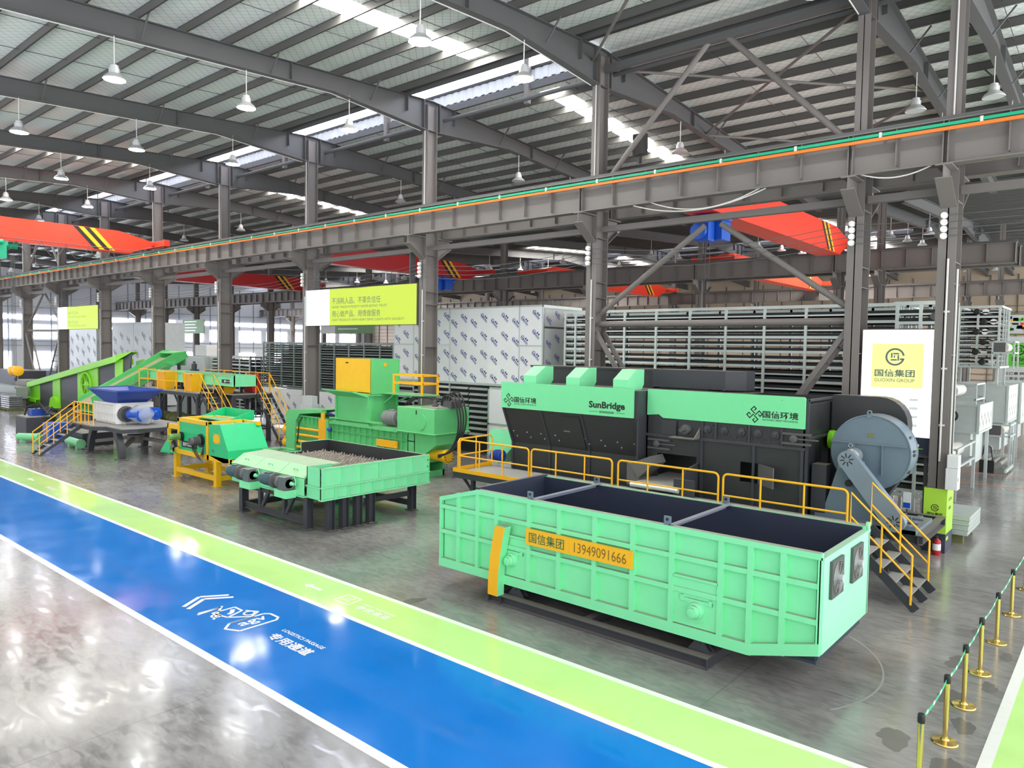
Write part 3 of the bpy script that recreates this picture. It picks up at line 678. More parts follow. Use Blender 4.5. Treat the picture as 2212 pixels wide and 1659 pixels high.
# ------------------------------------------------------------------ front feed hopper
def feed_hopper():
    t = thing('feed_hopper', 'big mint green open hopper with ribbed sides and a yellow name board', 'hopper', (-8, 13.3, 0))
    RX = [-12.41, -11.8, -11.2, -10.63, -9.7, -8.9, -8.02, -7.15, -6.32, -5.37, -4.84, -4.28, -3.68]
    OUT = [(-12.41, .44), (-12.41, 2.07), (-11.2, 2.4), (-3.68, 2.4), (-3.68, .74), (-4.87, .42)]
    def ztopx(x): return 2.07+.33*(x+12.41)/1.21 if x < -11.2 else 2.4
    def zbot(x): return .43 if x < -4.87 else .42+.32*(x+4.87)/1.19
    for side, y0, s in (('front', 12.0, 1), ('rear', 14.65, -1)):
        g = G(); yp = y0+s*.1
        g.prism([(x, yp, z) for x, z in OUT], (0, s*.03, 0))
        for x in RX:
            a = x-.05 if x > -12.4 else x; b = min(x+.05, -3.68)
            g.box(a, b, min(y0, yp), max(y0, yp), zbot(x)+.002, ztopx(x)-.002)
        for z in (1.27, 1.86):
            g.box(-12.405, -3.685, min(y0+s*.008, yp), max(y0+s*.008, yp), z-.045, z+.045)
        for x0, x1 in zip(RX, RX[1:]):
            for (za, zb_, h0, h1) in ((ztopx(x0), ztopx(x1), -.1, 0), (zbot(x0), zbot(x1), 0, .2)):
                q = y0-s*.006; g.hexa([(x0, q, za+h0), (x1, q, zb_+h0), (x1, yp, zb_+h0), (x0, yp, za+h0)], [(x0, q, za+h1), (x1, q, zb_+h1), (x1, yp, zb_+h1), (x0, yp, za+h1)])
        g.build(side+'_panel', M_mint, t)
    g = G()
    for y in (12.135, 14.485): g.box(-11.25, -3.74, y, y+.03, .6, 2.39)
    g.box(-11.25, -11.2, 12.1, 14.55, .6, 2.36); g.box(-11.25, -3.74, 12.1, 14.55, .55, .6); g.box(-3.77, -3.74, 12.1, 14.55, .6, 2.33)
    g.hexa([(-12.4, 12.1, 2.02), (-11.25, 12.1, 2.3), (-11.25, 14.55, 2.3), (-12.4, 14.55, 2.02)], [(-12.4, 12.1, 2.05), (-11.25, 12.1, 2.33), (-11.25, 14.55, 2.33), (-12.4, 14.55, 2.05)])
    g.box(-12.38, -12.34, 12.1, 14.55, .5, 2.02)
    g.build('inner_lining', M_navy, t)
    g = G(); g.box(-11.3, -11.2, 12.05, 14.6, 2.36, 2.44); g.box(-11.28, -11.22, 13.3, 14.6, 1.9, 2.4); g.build('end_rail', M_navy, t)
    g = G(); g.box(-3.74, -3.64, 12.03, 14.62, .76, 2.3); g.box(-3.75, -3.63, 12.0, 14.65, 2.3, 2.34); g.prism([(-3.7, 12.0, .74), (-3.66, 12.0, .74), (-3.66, 12.0, 2.41), (-3.7, 12.0, 2.41)], (0, .06, 0))
    g.box(-3.7, -3.64, 14.58, 14.66, .76, 2.47); g.build('end_panel', mat('mint_lit_end', (158, 240, 194), .42, dust=.55, var=.04), t)  # lighter mint paints in the light falling on this end
    for n, (ya, yb) in enumerate(((12.31, 12.93), (13.45, 14.07))):
        z0, z1 = 1.61, 2.21; yc, zc = (ya+yb)/2, (z0+z1)/2; x = -3.64
        g = G(); R = .265; N = 24
        sq = []
        for i in range(N):
            a = 2*math.pi*i/N; c, s_ = math.cos(a), math.sin(a); k = .31/max(abs(c), abs(s_)); sq.append((c*k, s_*k))
        for xx in (x, x+.05):
            pass
        vi = [(x+.05, yc+R*math.cos(2*math.pi*i/N), zc+R*math.sin(2*math.pi*i/N)) for i in range(N)]; vo = [(x+.05, yc+a, zc+b) for a, b in sq]
        vb = [(x, yc+a, zc+b) for a, b in sq]; vib = [(x, yc+R*math.cos(2*math.pi*i/N), zc+R*math.sin(2*math.pi*i/N)) for i in range(N)]
        fs = []
        for i in range(N):
            j = (i+1) % N; fs += [(i, j, N+j, N+i), (N+i, N+j, 2*N+j, 2*N+i), (i, 3*N+i, 3*N+j, j)]
        g.f(vi+vo+vb+vib, fs); f = g.build('fan_frame', M_steel_d, t)
        g = G(); g.lathe((x+.003, yc, zc), (1, 0, 0), [(.262, 0), (.262, .004)], 24); g.build('fan_recess', M_rubber, f)
        g = G()
        for k in range(9): g.ring((x+.058, yc, zc), (1, 0, 0), .05+.028*k, .005, 22, 4)
        for k in range(4): a = k*math.pi/4+.3; g.tube((x+.056, yc-R*math.cos(a), zc-R*math.sin(a)), (x+.056, yc+R*math.cos(a), zc+R*math.sin(a)), .006, 4)
        g.build('fan_grille', M_motg, f)
        for k in range(5):
            a = k*2*math.pi/5+.4; u = Vector((0, math.cos(a), math.sin(a))); v = Vector((0, -math.sin(a), math.cos(a))); c = Vector((x+.025, yc, zc))
            g = G(); X = Vector((.018, 0, 0)); pts = [c+u*.06-v*.03-X, c+u*.24-v*.075-X, c+u*.25+v*.06+X, c+u*.06+v*.03+X]
            g.hexa(pts, [p+Vector((.005, 0, 0)) for p in pts]); g.build('fan_blade', M_steel, f)
        g = G(); g.tube((x+.01, yc, zc), (x+.13, yc, zc), .055, 14); g.box(x+.06, x+.12, yc+.01, yc+.08, zc-.09, zc-.02); g.build('fan_motor', M_cabg, f)
    for x in (-9.62, -6.36):
        g = G(); g.box(x-.05, x+.05, 12.05, 14.6, 2.4, 2.42); g.box(x-.05, x-.035, 12.05, 14.6, 2.33, 2.4); g.build('cross_bar', mat('bar_grey', (120, 128, 146), .5, dust=.3), t)
        for y in (12.05, 14.58):
            g = G(); N = 12; px = [(-.1, 2.38), (.04, 2.38), (.04, 2.56), (-.1, 2.56)]
            g.prism([(x-.06+a, y, z) for a, z in px], (0, .03, 0)); o = g.build('lifting_lug', M_slate, t)
            g = G(); g.tube((x-.09, y-.003, 2.5), (x-.09, y+.033, 2.5), .03, 10); g.build('lug_hole', M_rubber, o)
    # hatches with bearing caps
    for (x0, x1, xc, zc) in ((-10.58, -9.75, -10.16, 1.0), (-6.27, -5.42, -5.82, .95)):
        g = G(); g.box(x0, x1, 12.035, 12.1, .64, 1.52); g.box(x0-.01, x1+.01, 12.0, 12.1, 1.5, 1.54); ht = g.build('access_hatch', M_mint, t)
        g = G(); g.box(xc-.17, xc+.17, 12.02, 12.04, zc-.2, zc+.2); g.build('bearing_plate', M_mint, ht)
        g = G(); g.lathe((xc, 12.03, zc), (0, -1, 0), [(.16, 0), (.15, .05), (.12, .07), (.115, .13), (.09, .15), (.085, .19), (.03, .2)], 18); g.build('bearing_cap', M_mint, ht, True)
        g = G()
        g.box(xc-.31, xc+.31, 12.012, 12.04, zc+.14, zc+.2); g.box(xc-.31, xc-.25, 12.0, 12.04, zc+.14, zc+.24); g.box(xc+.25, xc+.31, 12.0, 12.04, zc+.14, zc+.24)
        g.build('hatch_clip', M_mint, ht)
    b = G().box(-9.71, -7.11, 11.93, 11.995, 1.45, 1.79).build('name_board', M_yel, t)
    text('国信集团', 'lettering', M_greenink, b, (-9.16, 11.93, 1.62), (1, 0, 0), (0, 0, 1), .92, .22, off=.008)
    text('13949091666', 'lettering', M_brownink, b, (-7.84, 11.93, 1.62), (1, 0, 0), (0, 0, 1), 1.22, .2, off=-.005)
    G().box(-8.58, -8.57, 11.926, 11.93, 1.47, 1.77).build('divider_line', M_yel2, b)
    # curved yellow support
    g = G(); n = 9; P = []
    for i in range(n): f = i/(n-1); P.append((-10.5+.19*f*f, .2+1.55*f))
    for (a, za), (c, zb_) in zip(P, P[1:]):
        g.hexa([(a-.14, 11.78, za), (a+.14, 11.78, za), (a+.14, 12.0, za), (a-.14, 12.0, za)], [(c-.14, 11.78, zb_), (c+.14, 11.78, zb_), (c+.14, 12.0, zb_), (c-.14, 12.0, zb_)])
        g.bm.faces.ensure_lookup_table()
    for fc in g.bm.faces:
        fc.normal_update()
        if abs(fc.normal.y) < .5: fc.material_index = 1
    g.build('curved_support', [M_yel, M_mint], t)
    g = G()
    g.ibeam((-10.72, 11.97, .1), (-5.5, 11.97, .1), .22, .2, .018); g.ibeam((-10.72, 14.6, .1), (-5.5, 14.6, .1), .22, .2, .018)
    for x in (-10.6, -8.2, -5.6): g.box(x-.09, x+.09, 12.08, 14.5, .01, .19)
    for x in (-10.7, -10.35, -5.52): g.box(x-.01, x+.01, 11.87, 12.07, .01, .19)
    g.build('skid_frame', M_black2, t)
    for x in (-5.78, -10.1):
        for y in (12.1, 14.45):
            g = G(); g.prism([(x-.22, y, .2), (x+.22, y, .2), (x+.05, y, .43), (x-.05, y, .43)], (0, .03, 0)); g.prism([(x-.22, y+.14, .2), (x+.22, y+.14, .2), (x+.05, y+.14, .43), (x-.05, y+.14, .43)], (0, .03, 0))
            g.tube((x, y-.03, .36), (x, y+.2, .36), .03, 8); g.box(x-.2, x+.2, y-.02, y+.2, .41, .45); g.build('pivot_bracket', M_black2, t)
feed_hopper()

def ring_logo(g, c, xd, yd, r):
    """open ring with a square spiral inside"""
    c, X, Y = Vector(c), Vector(xd), Vector(yd); nn = X.cross(Y)
    n = 26
    for i in range(n):
        a0, a1 = [(.16+ (2*math.pi-.35)*(k/n)) for k in (i, i+1)]
        P = [c+X*math.cos(a)*q+Y*math.sin(a)*q for a, q in ((a0, r), (a1, r), (a1, r*.8), (a0, r*.8))]; g.quad(*P)
    def rc(x0, x1, y0, y1): g.quad(*[c+X*x*r+Y*y*r for x, y in ((x0, y0), (x1, y0), (x1, y1), (x0, y1))])
    rc(.5, .95, -.34, -.16)
    for q in ((-.42, -.26, -.1, .45), (-.2, .42, .29, .45), (.26, .42, -.42, .22), (-.42, .2, -.42, -.26), (-.12, .0, -.1, .2)): rc(*q)
def knot_logo(g, c, X, Y, r):
    """four linked hooks turned 45 degrees"""
    c, X, Y = Vector(c), Vector(X), Vector(Y); k = math.sqrt(.5); U, V = (X+Y)*k, (Y-X)*k
    def rc(x0, x1, y0, y1, rot):
        A, B = [(U, V), (V, -U), (-U, -V), (-V, U)][rot]
        g.quad(*[c+A*x*r+B*y*r for x, y in ((x0, y0), (x1, y0), (x1, y1), (x0, y1))])
    for q in range(4):
        rc(.05, .2, .05, .95, q); rc(.05, .84, .81, .95, q); rc(.69, .84, .36, .95, q); rc(.38, .84, .36, .5, q)

# ------------------------------------------------------------------ long black machine
def black_machine():
    t = thing('shredding_machine', 'long black machine with light green header panels and three green vent hoods', 'machine', (-11.5, 20.8, 0))
    # bunker with a front that slopes inward
    g = G(); sec = [(19.5, 4.36), (19.5, 3.5), (20.06, 2.25), (20.06, .3), (22.3, .3), (22.3, 4.36)]
    g.prism([(-17.0, y, z) for y, z in sec], (5.45, 0, 0)); bk = g.build('bunker_body', M_black, t)
    g = G()
    for x in (-16.98, -15.3, -13.65, -11.58):
        g.hexa([(x-.04, 19.46, 3.52), (x+.04, 19.46, 3.52), (x+.04, 20.02, 2.25), (x-.04, 20.02, 2.25)], [(x-.04, 19.52, 3.52), (x+.04, 19.52, 3.52), (x+.04, 20.1, 2.25), (x-.04, 20.1, 2.25)]); g.box(x-.04, x+.04, 20.02, 20.08, .3, 2.25)
    g.box(-11.55, -11.5, 19.5, 20.02, 2.25, 4.36); g.build('stiffener', M_black2, bk)
    def on_slope(x, f, d=.012): return (x, 19.5+.56*f-d, 3.5-1.25*f-d*.45)
    g = G()
    for r_, off in ((.66, 0), (.8, .28)):
        for k in range(9):
            x = -16.8+k*.62+off*.4
            if -14.4 < x < -13.75 and r_ < .7: continue
            p = Vector(on_slope(x, r_, 0)); g.tube(p, p+Vector((0, -.02, -.01)), .022, 6)
    g.build('bolt_head', M_cabg, bk)
    g = G(); a, b = -14.55, -13.75
    P = [on_slope(a, .1), on_slope(b, .1), on_slope(b, .95), on_slope(a, .95)]; g.hexa(P, [Vector(p)+Vector((0, -.015, -.006)) for p in P]); hd = g.build('inspection_door', M_black, bk)
    p = Vector(on_slope(a+.06, .5, .02)); G().box(p.x, p.x+.25, p.y-.03, p.y, p.z-.02, p.z+.02).build('handle', M_steel, hd)
    h1 = G().box(-17.04, -11.66, 19.43, 19.5, 3.52, 4.42).build('header_panel', mat('header_green', (120, 226, 160), .4, var=.03, dust=.4), t)
    g = G(); knot_logo(g, (-16.68, 19.425, 3.8), (1, 0, 0), (0, 0, 1), .19); g.build('emblem', M_ink, h1)
    text('国信环境', 'lettering', M_ink, h1, (-15.94, 19.43, 3.83), (1, 0, 0), (0, 0, 1), .98, .2, off=.02)
    text('NATIONAL CREDIT MECHANICAL', 'lettering', M_ink, h1, (-15.94, 19.43, 3.68), (1, 0, 0), (0, 0, 1), .98, .045)
    text('SunBridge', 'lettering', M_ink, h1, (-12.62, 19.43, 3.83), (1, 0, 0), (0, 0, 1), 1.34, .28, off=.034)
    text('SHANGHAI', 'lettering', M_ink, h1, (-12.62, 19.43, 3.64), (1, 0, 0), (0, 0, 1), .54, .075, off=.02)
    g = G(); g.box(-13.28, -12.95, 19.425, 19.43, 3.635, 3.645); g.box(-12.28, -11.95, 19.425, 19.43, 3.635, 3.645); g.build('lettering_rule', M_ink, h1)
    # right body with openings
    g = G(); Y = 20.0
    op = [(-11.1, -9.8, 1.2, 2.47), (-8.45, -7.92, 1.92, 2.49)]
    xs = [-11.5, -11.1, -9.8, -8.45, -7.92, -6.67]; z0, z1 = .3, 4.36
    def wall(x0, x1, a, b): g.box(x0, x1, Y, Y+.05, a, b)
    wall(-11.5, -11.1, z0, z1); wall(-11.1, -9.8, z0, 1.2); wall(-11.1, -9.8, 2.47, z1); wall(-9.8, -8.45, z0, z1); wall(-8.45, -7.92, z0, 1.92); wall(-8.45, -7.92, 2.49, z1); wall(-7.92, -6.67, z0, z1)
    g.box(-11.5, -6.67, 22.25, 22.3, z0, z1); g.box(-11.5, -11.45, Y, 22.3, z0, z1); g.box(-6.72, -6.67, Y, 22.3, z0, z1-.15); g.box(-11.5, -6.67, Y, 22.3, z0, z0+.05); g.box(-11.5, -8.7, Y, 22.3, z1-.05, z1); g.box(-11.5, -6.67, Y+.9, Y+.93, .5, 3)
    bd = g.build('drum_body', M_black, t)
    g = G()
    g.box(-11.5, -6.65, 19.93, 20.0, 2.98, 3.05); g.box(-11.5, -6.65, 19.94, 20, .5, .56)
    for x in (-9.62, -8.05, -6.72): g.box(x-.035, x+.035, 19.94, 20.0, .5, 3.0)
    for x in (-9.62, -9.2, -8.2, -7.28): g.box(x-.03, x+.03, 19.95, 20.0, 3.05, 3.56)
    for y in (20.05, 22.2): g.box(-6.67, -6.6, y-.04, y+.04, .3, 4.36)
    g.box(-6.67, -6.6, 20, 22.3, 3.25, 3.31); g.box(-6.67, -6.6, 20, 22.3, 4.3, 4.36); g.build('stiffener', M_black2, bd)
    for x in (-9.47, -8.95, -8.44, -7.97, -7.47):
        g = G(); g.lathe((x, 20.0, 3.32), (0, -1, 0), [(.13, 0), (.12, .05), (.07, .06), (.06, .12)], 8)
        for k in range(4): g.box(x-.17+.3*(k % 2), x-.13+.3*(k % 2), 19.96, 20, 3.15+.28*(k//2), 3.19+.28*(k//2))
        g.build('bearing', M_black2, bd, True)
    g = G(); g.lathe((-10.14, 20, 3.27), (0, -1, 0), [(.16, 0), (.14, .12), (.06, .14), (.055, .4)], 14); g.build('drive_shaft', M_steel_d, bd, True)
    g = G(); g.box(-10.5, -9.7, 19.6, 20, 3.02, 3.05); g.prism([(-9.72, 19.6, 3.05), (-9.72, 20, 3.05), (-9.72, 20, 3.35)], (.03, 0, 0)); g.build('shaft_shelf', M_steel, bd)
    for (xa, zc) in ((-11.4, 2.75), (-7.25, 3.28)):
        g = G(); g.box(xa, xa+.75, 19.9, 20, zc+.1, zc+.16); g.box(xa, xa+.75, 19.9, 20, zc-.16, zc-.1); g.lathe((xa+.3, 19.98, zc), (0, -1, 0), [(.11, 0), (.1, .1), (.05, .12)], 14); g.tube((xa+.35, 19.92, zc), (xa+.95, 19.92, zc), .025, 6); g.build('belt_tensioner', M_steel_d, bd)
    g = G(); g.box(-10.95, -10.45, 19.93, 20, 3.06, 3.5); g.build('side_door', M_black, bd)
    h2 = G()
    pr = [(-11.45, 4.42), (-11.45, 3.62), (-11.05, 3.66), (-10.9, 3.56), (-6.67, 3.56), (-6.67, 4.38), (-6.71, 4.42)]
    h2.prism([(x, 19.93, z) for x, z in pr], (0, .07, 0)); h2 = h2.build('header_panel', bpy.data.materials['header_green'], t)
    g = G(); knot_logo(g, (-8.05, 19.925, 3.87), (1, 0, 0), (0, 0, 1), .19); g.build('emblem', M_ink, h2)
    text('国信环境', 'lettering', M_ink, h2, (-7.33, 19.93, 3.89), (1, 0, 0), (0, 0, 1), .98, .2, off=.02)
    text('NATIONAL CREDIT MECHANICAL', 'lettering', M_ink, h2, (-7.33, 19.93, 3.74), (1, 0, 0), (0, 0, 1), .98, .05)
    G().box(-7.3, -7.28, 19.92, 19.93, 4.3, 4.31).build('rivet', M_ink, h2)
    # discharge flap, belt and doors of the openings
    g = G(); P = [(-11.6, 19.2, 2.15), (-10.92, 19.2, 2.45), (-10.8, 19.2, 2.22), (-11.3, 19.2, 1.75)]
    g.hexa(P, [(p[0], 20.0, p[2]) for p in P]); g.box(-11.75, -11.3, 19.3, 20, 1.5, 2.15); g.build('discharge_flap', mat('flap_grey', (104, 102, 100), .5, dust=.3), t)
    g = G(); g.hexa([(-11.2, 18.75, 1.66), (-9.8, 18.75, 1.66), (-9.8, 20.9, 1.72), (-11.2, 20.9, 1.72)], [(-11.2, 18.75, 1.7), (-9.8, 18.75, 1.7), (-9.8, 20.9, 1.76), (-11.2, 20.9, 1.76)]); g.build('discharge_belt', M_concr, t)
    g = G(); g.tube((-11.25, 18.72, 1.64), (-9.7, 18.72, 1.64), .07, 12); g.build('belt_roller', M_galv, t)
    g = G(); g.prism([(-9.75, 18.9, 1.5), (-9.75, 20, 1.5), (-9.75, 20, 2.3), (-9.75, 19.2, 2.2)], (.03, 0, 0)); g.box(-9.95, -9.3, 18.9, 18.94, 1.4, 1.95); g.build('side_plate', M_black2, t)
    g = G(); g.hexa([(-7.92, 19.97, 1.92), (-7.3, 19.45, 1.92), (-7.28, 19.48, 1.92), (-7.9, 20, 1.92)], [(-7.92, 19.97, 2.49), (-7.3, 19.45, 2.49), (-7.28, 19.48, 2.49), (-7.9, 20, 2.49)]); g.build('hatch_door', M_steel_d, t)
    # hoods
    for x in (-15.9, -14.08, -12.25):
        g = G(); pr = [(19.62, 4.36), (19.62, 4.68), (20.15, 5.0), (20.6, 5.0), (20.6, 4.52), (20.45, 4.36)]
        g.prism([(x-.27, y, z) for y, z in pr], (.54, 0, 0)); g.build('vent_hood', M_mint, t)
    g = G(); g.box(-17.35, -12.15, 21.5, 22.3, 4.36, 4.98); g.box(-17.37, -12.13, 21.45, 22.35, 4.93, 4.99); g.build('long_duct', M_black, t)
    g = G(); g.prism([(-12.13, 21.4, 4.42), (-9.6, 21.4, 4.42), (-9.05, 21.7, 4.42), (-9.05, 22.35, 4.42), (-12.13, 22.35, 4.42)], (0, 0, .58)); g.box(-11.9, -10.2, 21.5, 22.3, 4.36, 4.42); g.build('duct_box', M_black2, t)
    g = G(); pr = [(-6.6, 1.2), (-6.6, 4.42), (-5.35, 4.42)]
    for k in range(1, 7): a = math.pi/2-math.pi/2*k/6; pr.append((-5.35+.72*math.cos(a), 3.7+.72*math.sin(a)))
    pr += [(-4.63, 2.4), (-5.4, 1.2)]
    g.prism([(x, 22.0, z) for x, z in pr], (0, .55, 0)); g.build('suction_duct', M_black, t)
    g = G(); g.box(-6.58, -6.2, 20.35, 20.8, 1.15, 2.6); g.build('junction_box', M_black2, t)
    g = G(); g.lathe((-6.6, 21.75, 3.15), (1, 0, 0), [(.1, 0), (.26, .04), (.28, .12), (.26, .2), (.1, .24)], 20); g.build('green_glow_disc', M_lime, t, True)  # lime disc made up in place of a blurred green glow
    # tail guard and blue motor at the left end
    g = G(); pr = [(-18.15, 1.5), (-18.25, 2.35), (-18.1, 2.62), (-17.05, 2.62), (-17.05, 2.05), (-17.8, 1.35)]
    g.prism([(x, 20.15, z) for x, z in pr], (0, .9, 0)); g.build('tail_guard', M_mint, t)
    motor(t, 'drive_motor', (-17.7, 19.75, 1.72), (1, 0, 0), .19, .55, (M_blue, None))
    g = G(); g.box(-17.0, -6.7, 20.3, 22.2, .02, .3)
    for x in (-16, -13, -10, -7.5): g.box(x-.1, x+.1, 20.1, 20.3, 0, .3)
    g.build('base_skid', M_black2, t)
black_machine()

def blower():
    t = thing('centrifugal_blower', 'slate blue centrifugal blower with slanted belt guard on a steel frame', 'blower', (-5.3, 21.5, 0))
    g = G(); z = .98
    for y in (20.42, 23.2): g.ibeam((-6.62, y, z), (-3.85, y, z), .2, .24, .02)
    for x in (-3.95, -5.2, -6.5): g.ibeam((x, 20.3, z-.002), (x, 23.3, z-.002), .2, .235, .02)
    g.build('support_frame', M_black2, t)
    for x in (-6.4, -4.7):
        for y in (20.5, 23.15):
            if x > -5 and y > 22: continue
            g = G(); g.box(x-.09, x+.09, y-.09, y+.09, 0, .86); g.box(x-.16, x+.16, y-.16, y+.16, 0, .02); g.build('leg', M_black2, t)
    g = G(); g.bar((-6.2, 20.45, .86), (-5.2, 20.45, .03), .1, .1); g.bar((-4.5, 20.6, .1), (-5.5, 21.6, .5), .2, .2); g.build('brace', M_steel, t)
    # volute
    c = Vector((-5.27, 20.75, 2.98)); N = 40; g = G(); lo = []
    def R(a): return .97+.05*math.sin(a+.8)
    lo = [c+Vector((R(2*math.pi*i/N)*math.cos(2*math.pi*i/N), 0, R(2*math.pi*i/N)*math.sin(2*math.pi*i/N))) for i in range(N)]
    g.hexa(lo, [p+Vector((0, .75, 0)) for p in lo]); vo = g.build('volute_housing', M_slate, t, True)
    g = G()
    for k, off in ((0, -.02), (1, .72)):
        g.path([q+Vector((0, off+.02, 0)) for q in lo], .022, 6, True)
    g.box(-6.2, -4.36, 20.68, 20.75, 3.22, 3.25)
    for x in (-5.62, -4.92): g.box(x-.012, x+.012, 20.66, 20.75, 2.45, 3.22)
    g.build('rim_flange', M_slate, vo)
    G().box(-5.3, -5.16, 20.735, 20.75, 3.42, 3.52).build('rating_plate', M_jute, vo)
    g = G()
    for z_ in (2.55, 3.0, 3.1, 3.45):
        a = math.asin(max(-1, min(1, (z_-2.98)/1.0))); g.box(-5.27+1.0*math.cos(a)-.02, -5.27+1.0*math.cos(a)+.05, 21.0, 21.2, z_-.03, z_+.03)
    g.build('rim_clamp', M_steel_d, vo)
    g = G(); N2 = 16; g.box(-5.34, -5.22, 20.72, 20.76, 3.92, 4.02); g.ring((-5.28, 20.74, 4.06), (0, 1, 0), .05, .02, 14, 6); g.build('lifting_eye', M_slate, vo)
    # pedestal
    g = G(); z0, z1 = 1.2, 2.62
    g.hexa([(-6.3, 20.35, z0), (-4.9, 20.35, z0), (-4.9, 21.6, z0), (-6.3, 21.6, z0)], [(-5.92, 20.42, z1), (-5.3, 20.42, z1), (-5.3, 20.9, z1), (-5.92, 20.9, z1)])
    g.build('pedestal', M_slate, t)
    G().tube((-5.62, 20.42, 2.2), (-5.62, 20.28, 2.2), .085, 16).build('pedestal_port', M_rubber, t)
    g = G(); g.box(-6.45, -4.0, 20.3, 22.3, 1.1, 1.2); g.box(-6.45, -4.0, 20.3, 20.33, 1.1, 1.3); g.build('base_plate', M_slate, t)
    g = G()
    for x in (-4.6, -4.2): g.ibeam((x, 20.35, 1.25), (x, 21.9, 1.25), .12, .12, .015)
    g.ibeam((-4.75, 20.6, 1.33), (-4.0, 20.6, 1.33), .08, .06, .012); g.ibeam((-4.75, 21.2, 1.33), (-4.0, 21.2, 1.33), .08, .06, .012); g.tube((-4.15, 20.5, 1.3), (-4.15, 20.5, 1.55), .015, 6); g.build('motor_slide', M_slate, t)
    # bearing unit
    g = G(); g.tube((-5.65, 19.98, 2.86), (-5.65, 20.85, 2.86), .06, 10); g.lathe((-5.55, 20.15, 2.93), (0, 1, 0), [(.15, 0), (.2, .05), (.2, .4), (.15, .45)], 16); g.box(-5.85, -5.3, 20.2, 20.55, 2.6, 2.78); g.ring((-5.6, 20.3, 3.2), (0, 1, 0), .05, .014, 12, 6); g.build('bearing_housing', mat('bearing_grey', (150, 156, 162), .35, metal=.3), t, True)
    # belt guard, a stadium slanting down to the right
    g = G(); A = Vector((-5.58, 19.95, 2.86)); B = Vector((-4.42, 19.95, 1.42)); d = (B-A).normalized(); n = Vector((d.z, 0, -d.x)); r1, r2_ = .23, .25; poly = []
    a0 = math.atan2(n.z, n.x)
    for k in range(11): a = a0+math.pi+math.pi*k/10; poly.append(A+r1*Vector((math.cos(a), 0, math.sin(a))))
    for k in range(11): a = a0+math.pi*k/10; poly.append(B+r2_*Vector((math.cos(a), 0, math.sin(a))))
    g.prism(poly, (0, .26, 0)); gd = g.build('belt_guard', mat('guard_slate', (122, 136, 148), .4, dust=.5), t)
    for C in (A, B):
        g = G()
        for k in range(8):
            a = k*math.pi/4+.2; p = C+Vector((0, -.003, 0)); g.bar(p+.06*Vector((math.cos(a), 0, math.sin(a))), p+.17*Vector((math.cos(a), 0, math.sin(a))), .025, .004, (0, 1, 0))
        g.build('vent_slot', M_rubber, gd)
    motor(t, 'drive_motor', (-4.7, 20.3, 1.5), (0, 1, 0), .19, .6, (M_steel_d, None))
    return t
blower()

def rail_run(parent, name, g): return g.build(name, M_yel, parent, True)
def platform():
    t = thing('access_platform', 'low black walkway platform with yellow guard rails in front of the black machine', 'platform', (-11, 18.6, 0))
    g = G(); g.box(-17.5, -4.85, 17.62, 19.4, 1.36, 1.4); g.build('deck', M_concr, t)
    g = G(); g.box(-17.52, -4.83, 17.56, 17.62, 1.2, 1.4); g.box(-17.52, -17.46, 17.6, 19.5, 1.2, 1.4); g.box(-17.5, -4.85, 19.38, 19.44, 1.2, 1.4)
    for x in (-15, -12.5, -10, -7.5, -5): g.box(x-.05, x+.05, 17.62, 19.4, 1.22, 1.36)
    g.build('edge_beam', M_black2, t)
    g = G(); g.box(-17.54, -14.2, 17.54, 17.56, 1.4, 1.53); g.box(-17.54, -17.52, 17.54, 19.5, 1.4, 1.53); g.build('toe_board', M_yel, t)
    for x in (-16.8, -13.5, -10.2, -7.0):
        for y in (17.8, 19.25):
            g = G(); g.box(x-.06, x+.06, y-.06, y+.06, 0, 1.22); g.box(x-.12, x+.12, y-.12, y+.12, 0, .02)
            g.bar((x, y, .75), (x-.5, y, 1.22), .07, .07); g.build('leg', M_black2, t)
    posts = [(-17.25, -14.25, (-16.35, -15.35)), (-14.15, -11.2, (-13.2, -12.15)), (-11.0, -8.0, (-10.05, -9.0)), (-7.87, -4.87, (-6.9, -5.85))]
    for x0, x1, ps in posts:
        g = G(); rail_panel(g, x0, x1, 17.6, 1.4, 2.5, .028, ps); rail_run(t, 'guard_rail', g)
    g = G(); pts = [(-17.38, 17.65, 1.4), (-17.38, 17.65, 2.4), (-17.4, 17.75, 2.5), (-17.5, 19.4, 2.5), (-17.5, 19.5, 2.4), (-17.5, 19.5, 1.4)]
    g.path(pts, .028, 8); g.tube((-17.38, 17.65, 1.95), (-17.5, 19.5, 1.95), .024, 8); g.tube((-17.44, 18.6, 1.4), (-17.44, 18.6, 2.5), .024, 8); rail_run(t, 'guard_rail', g)
    return t
platform()
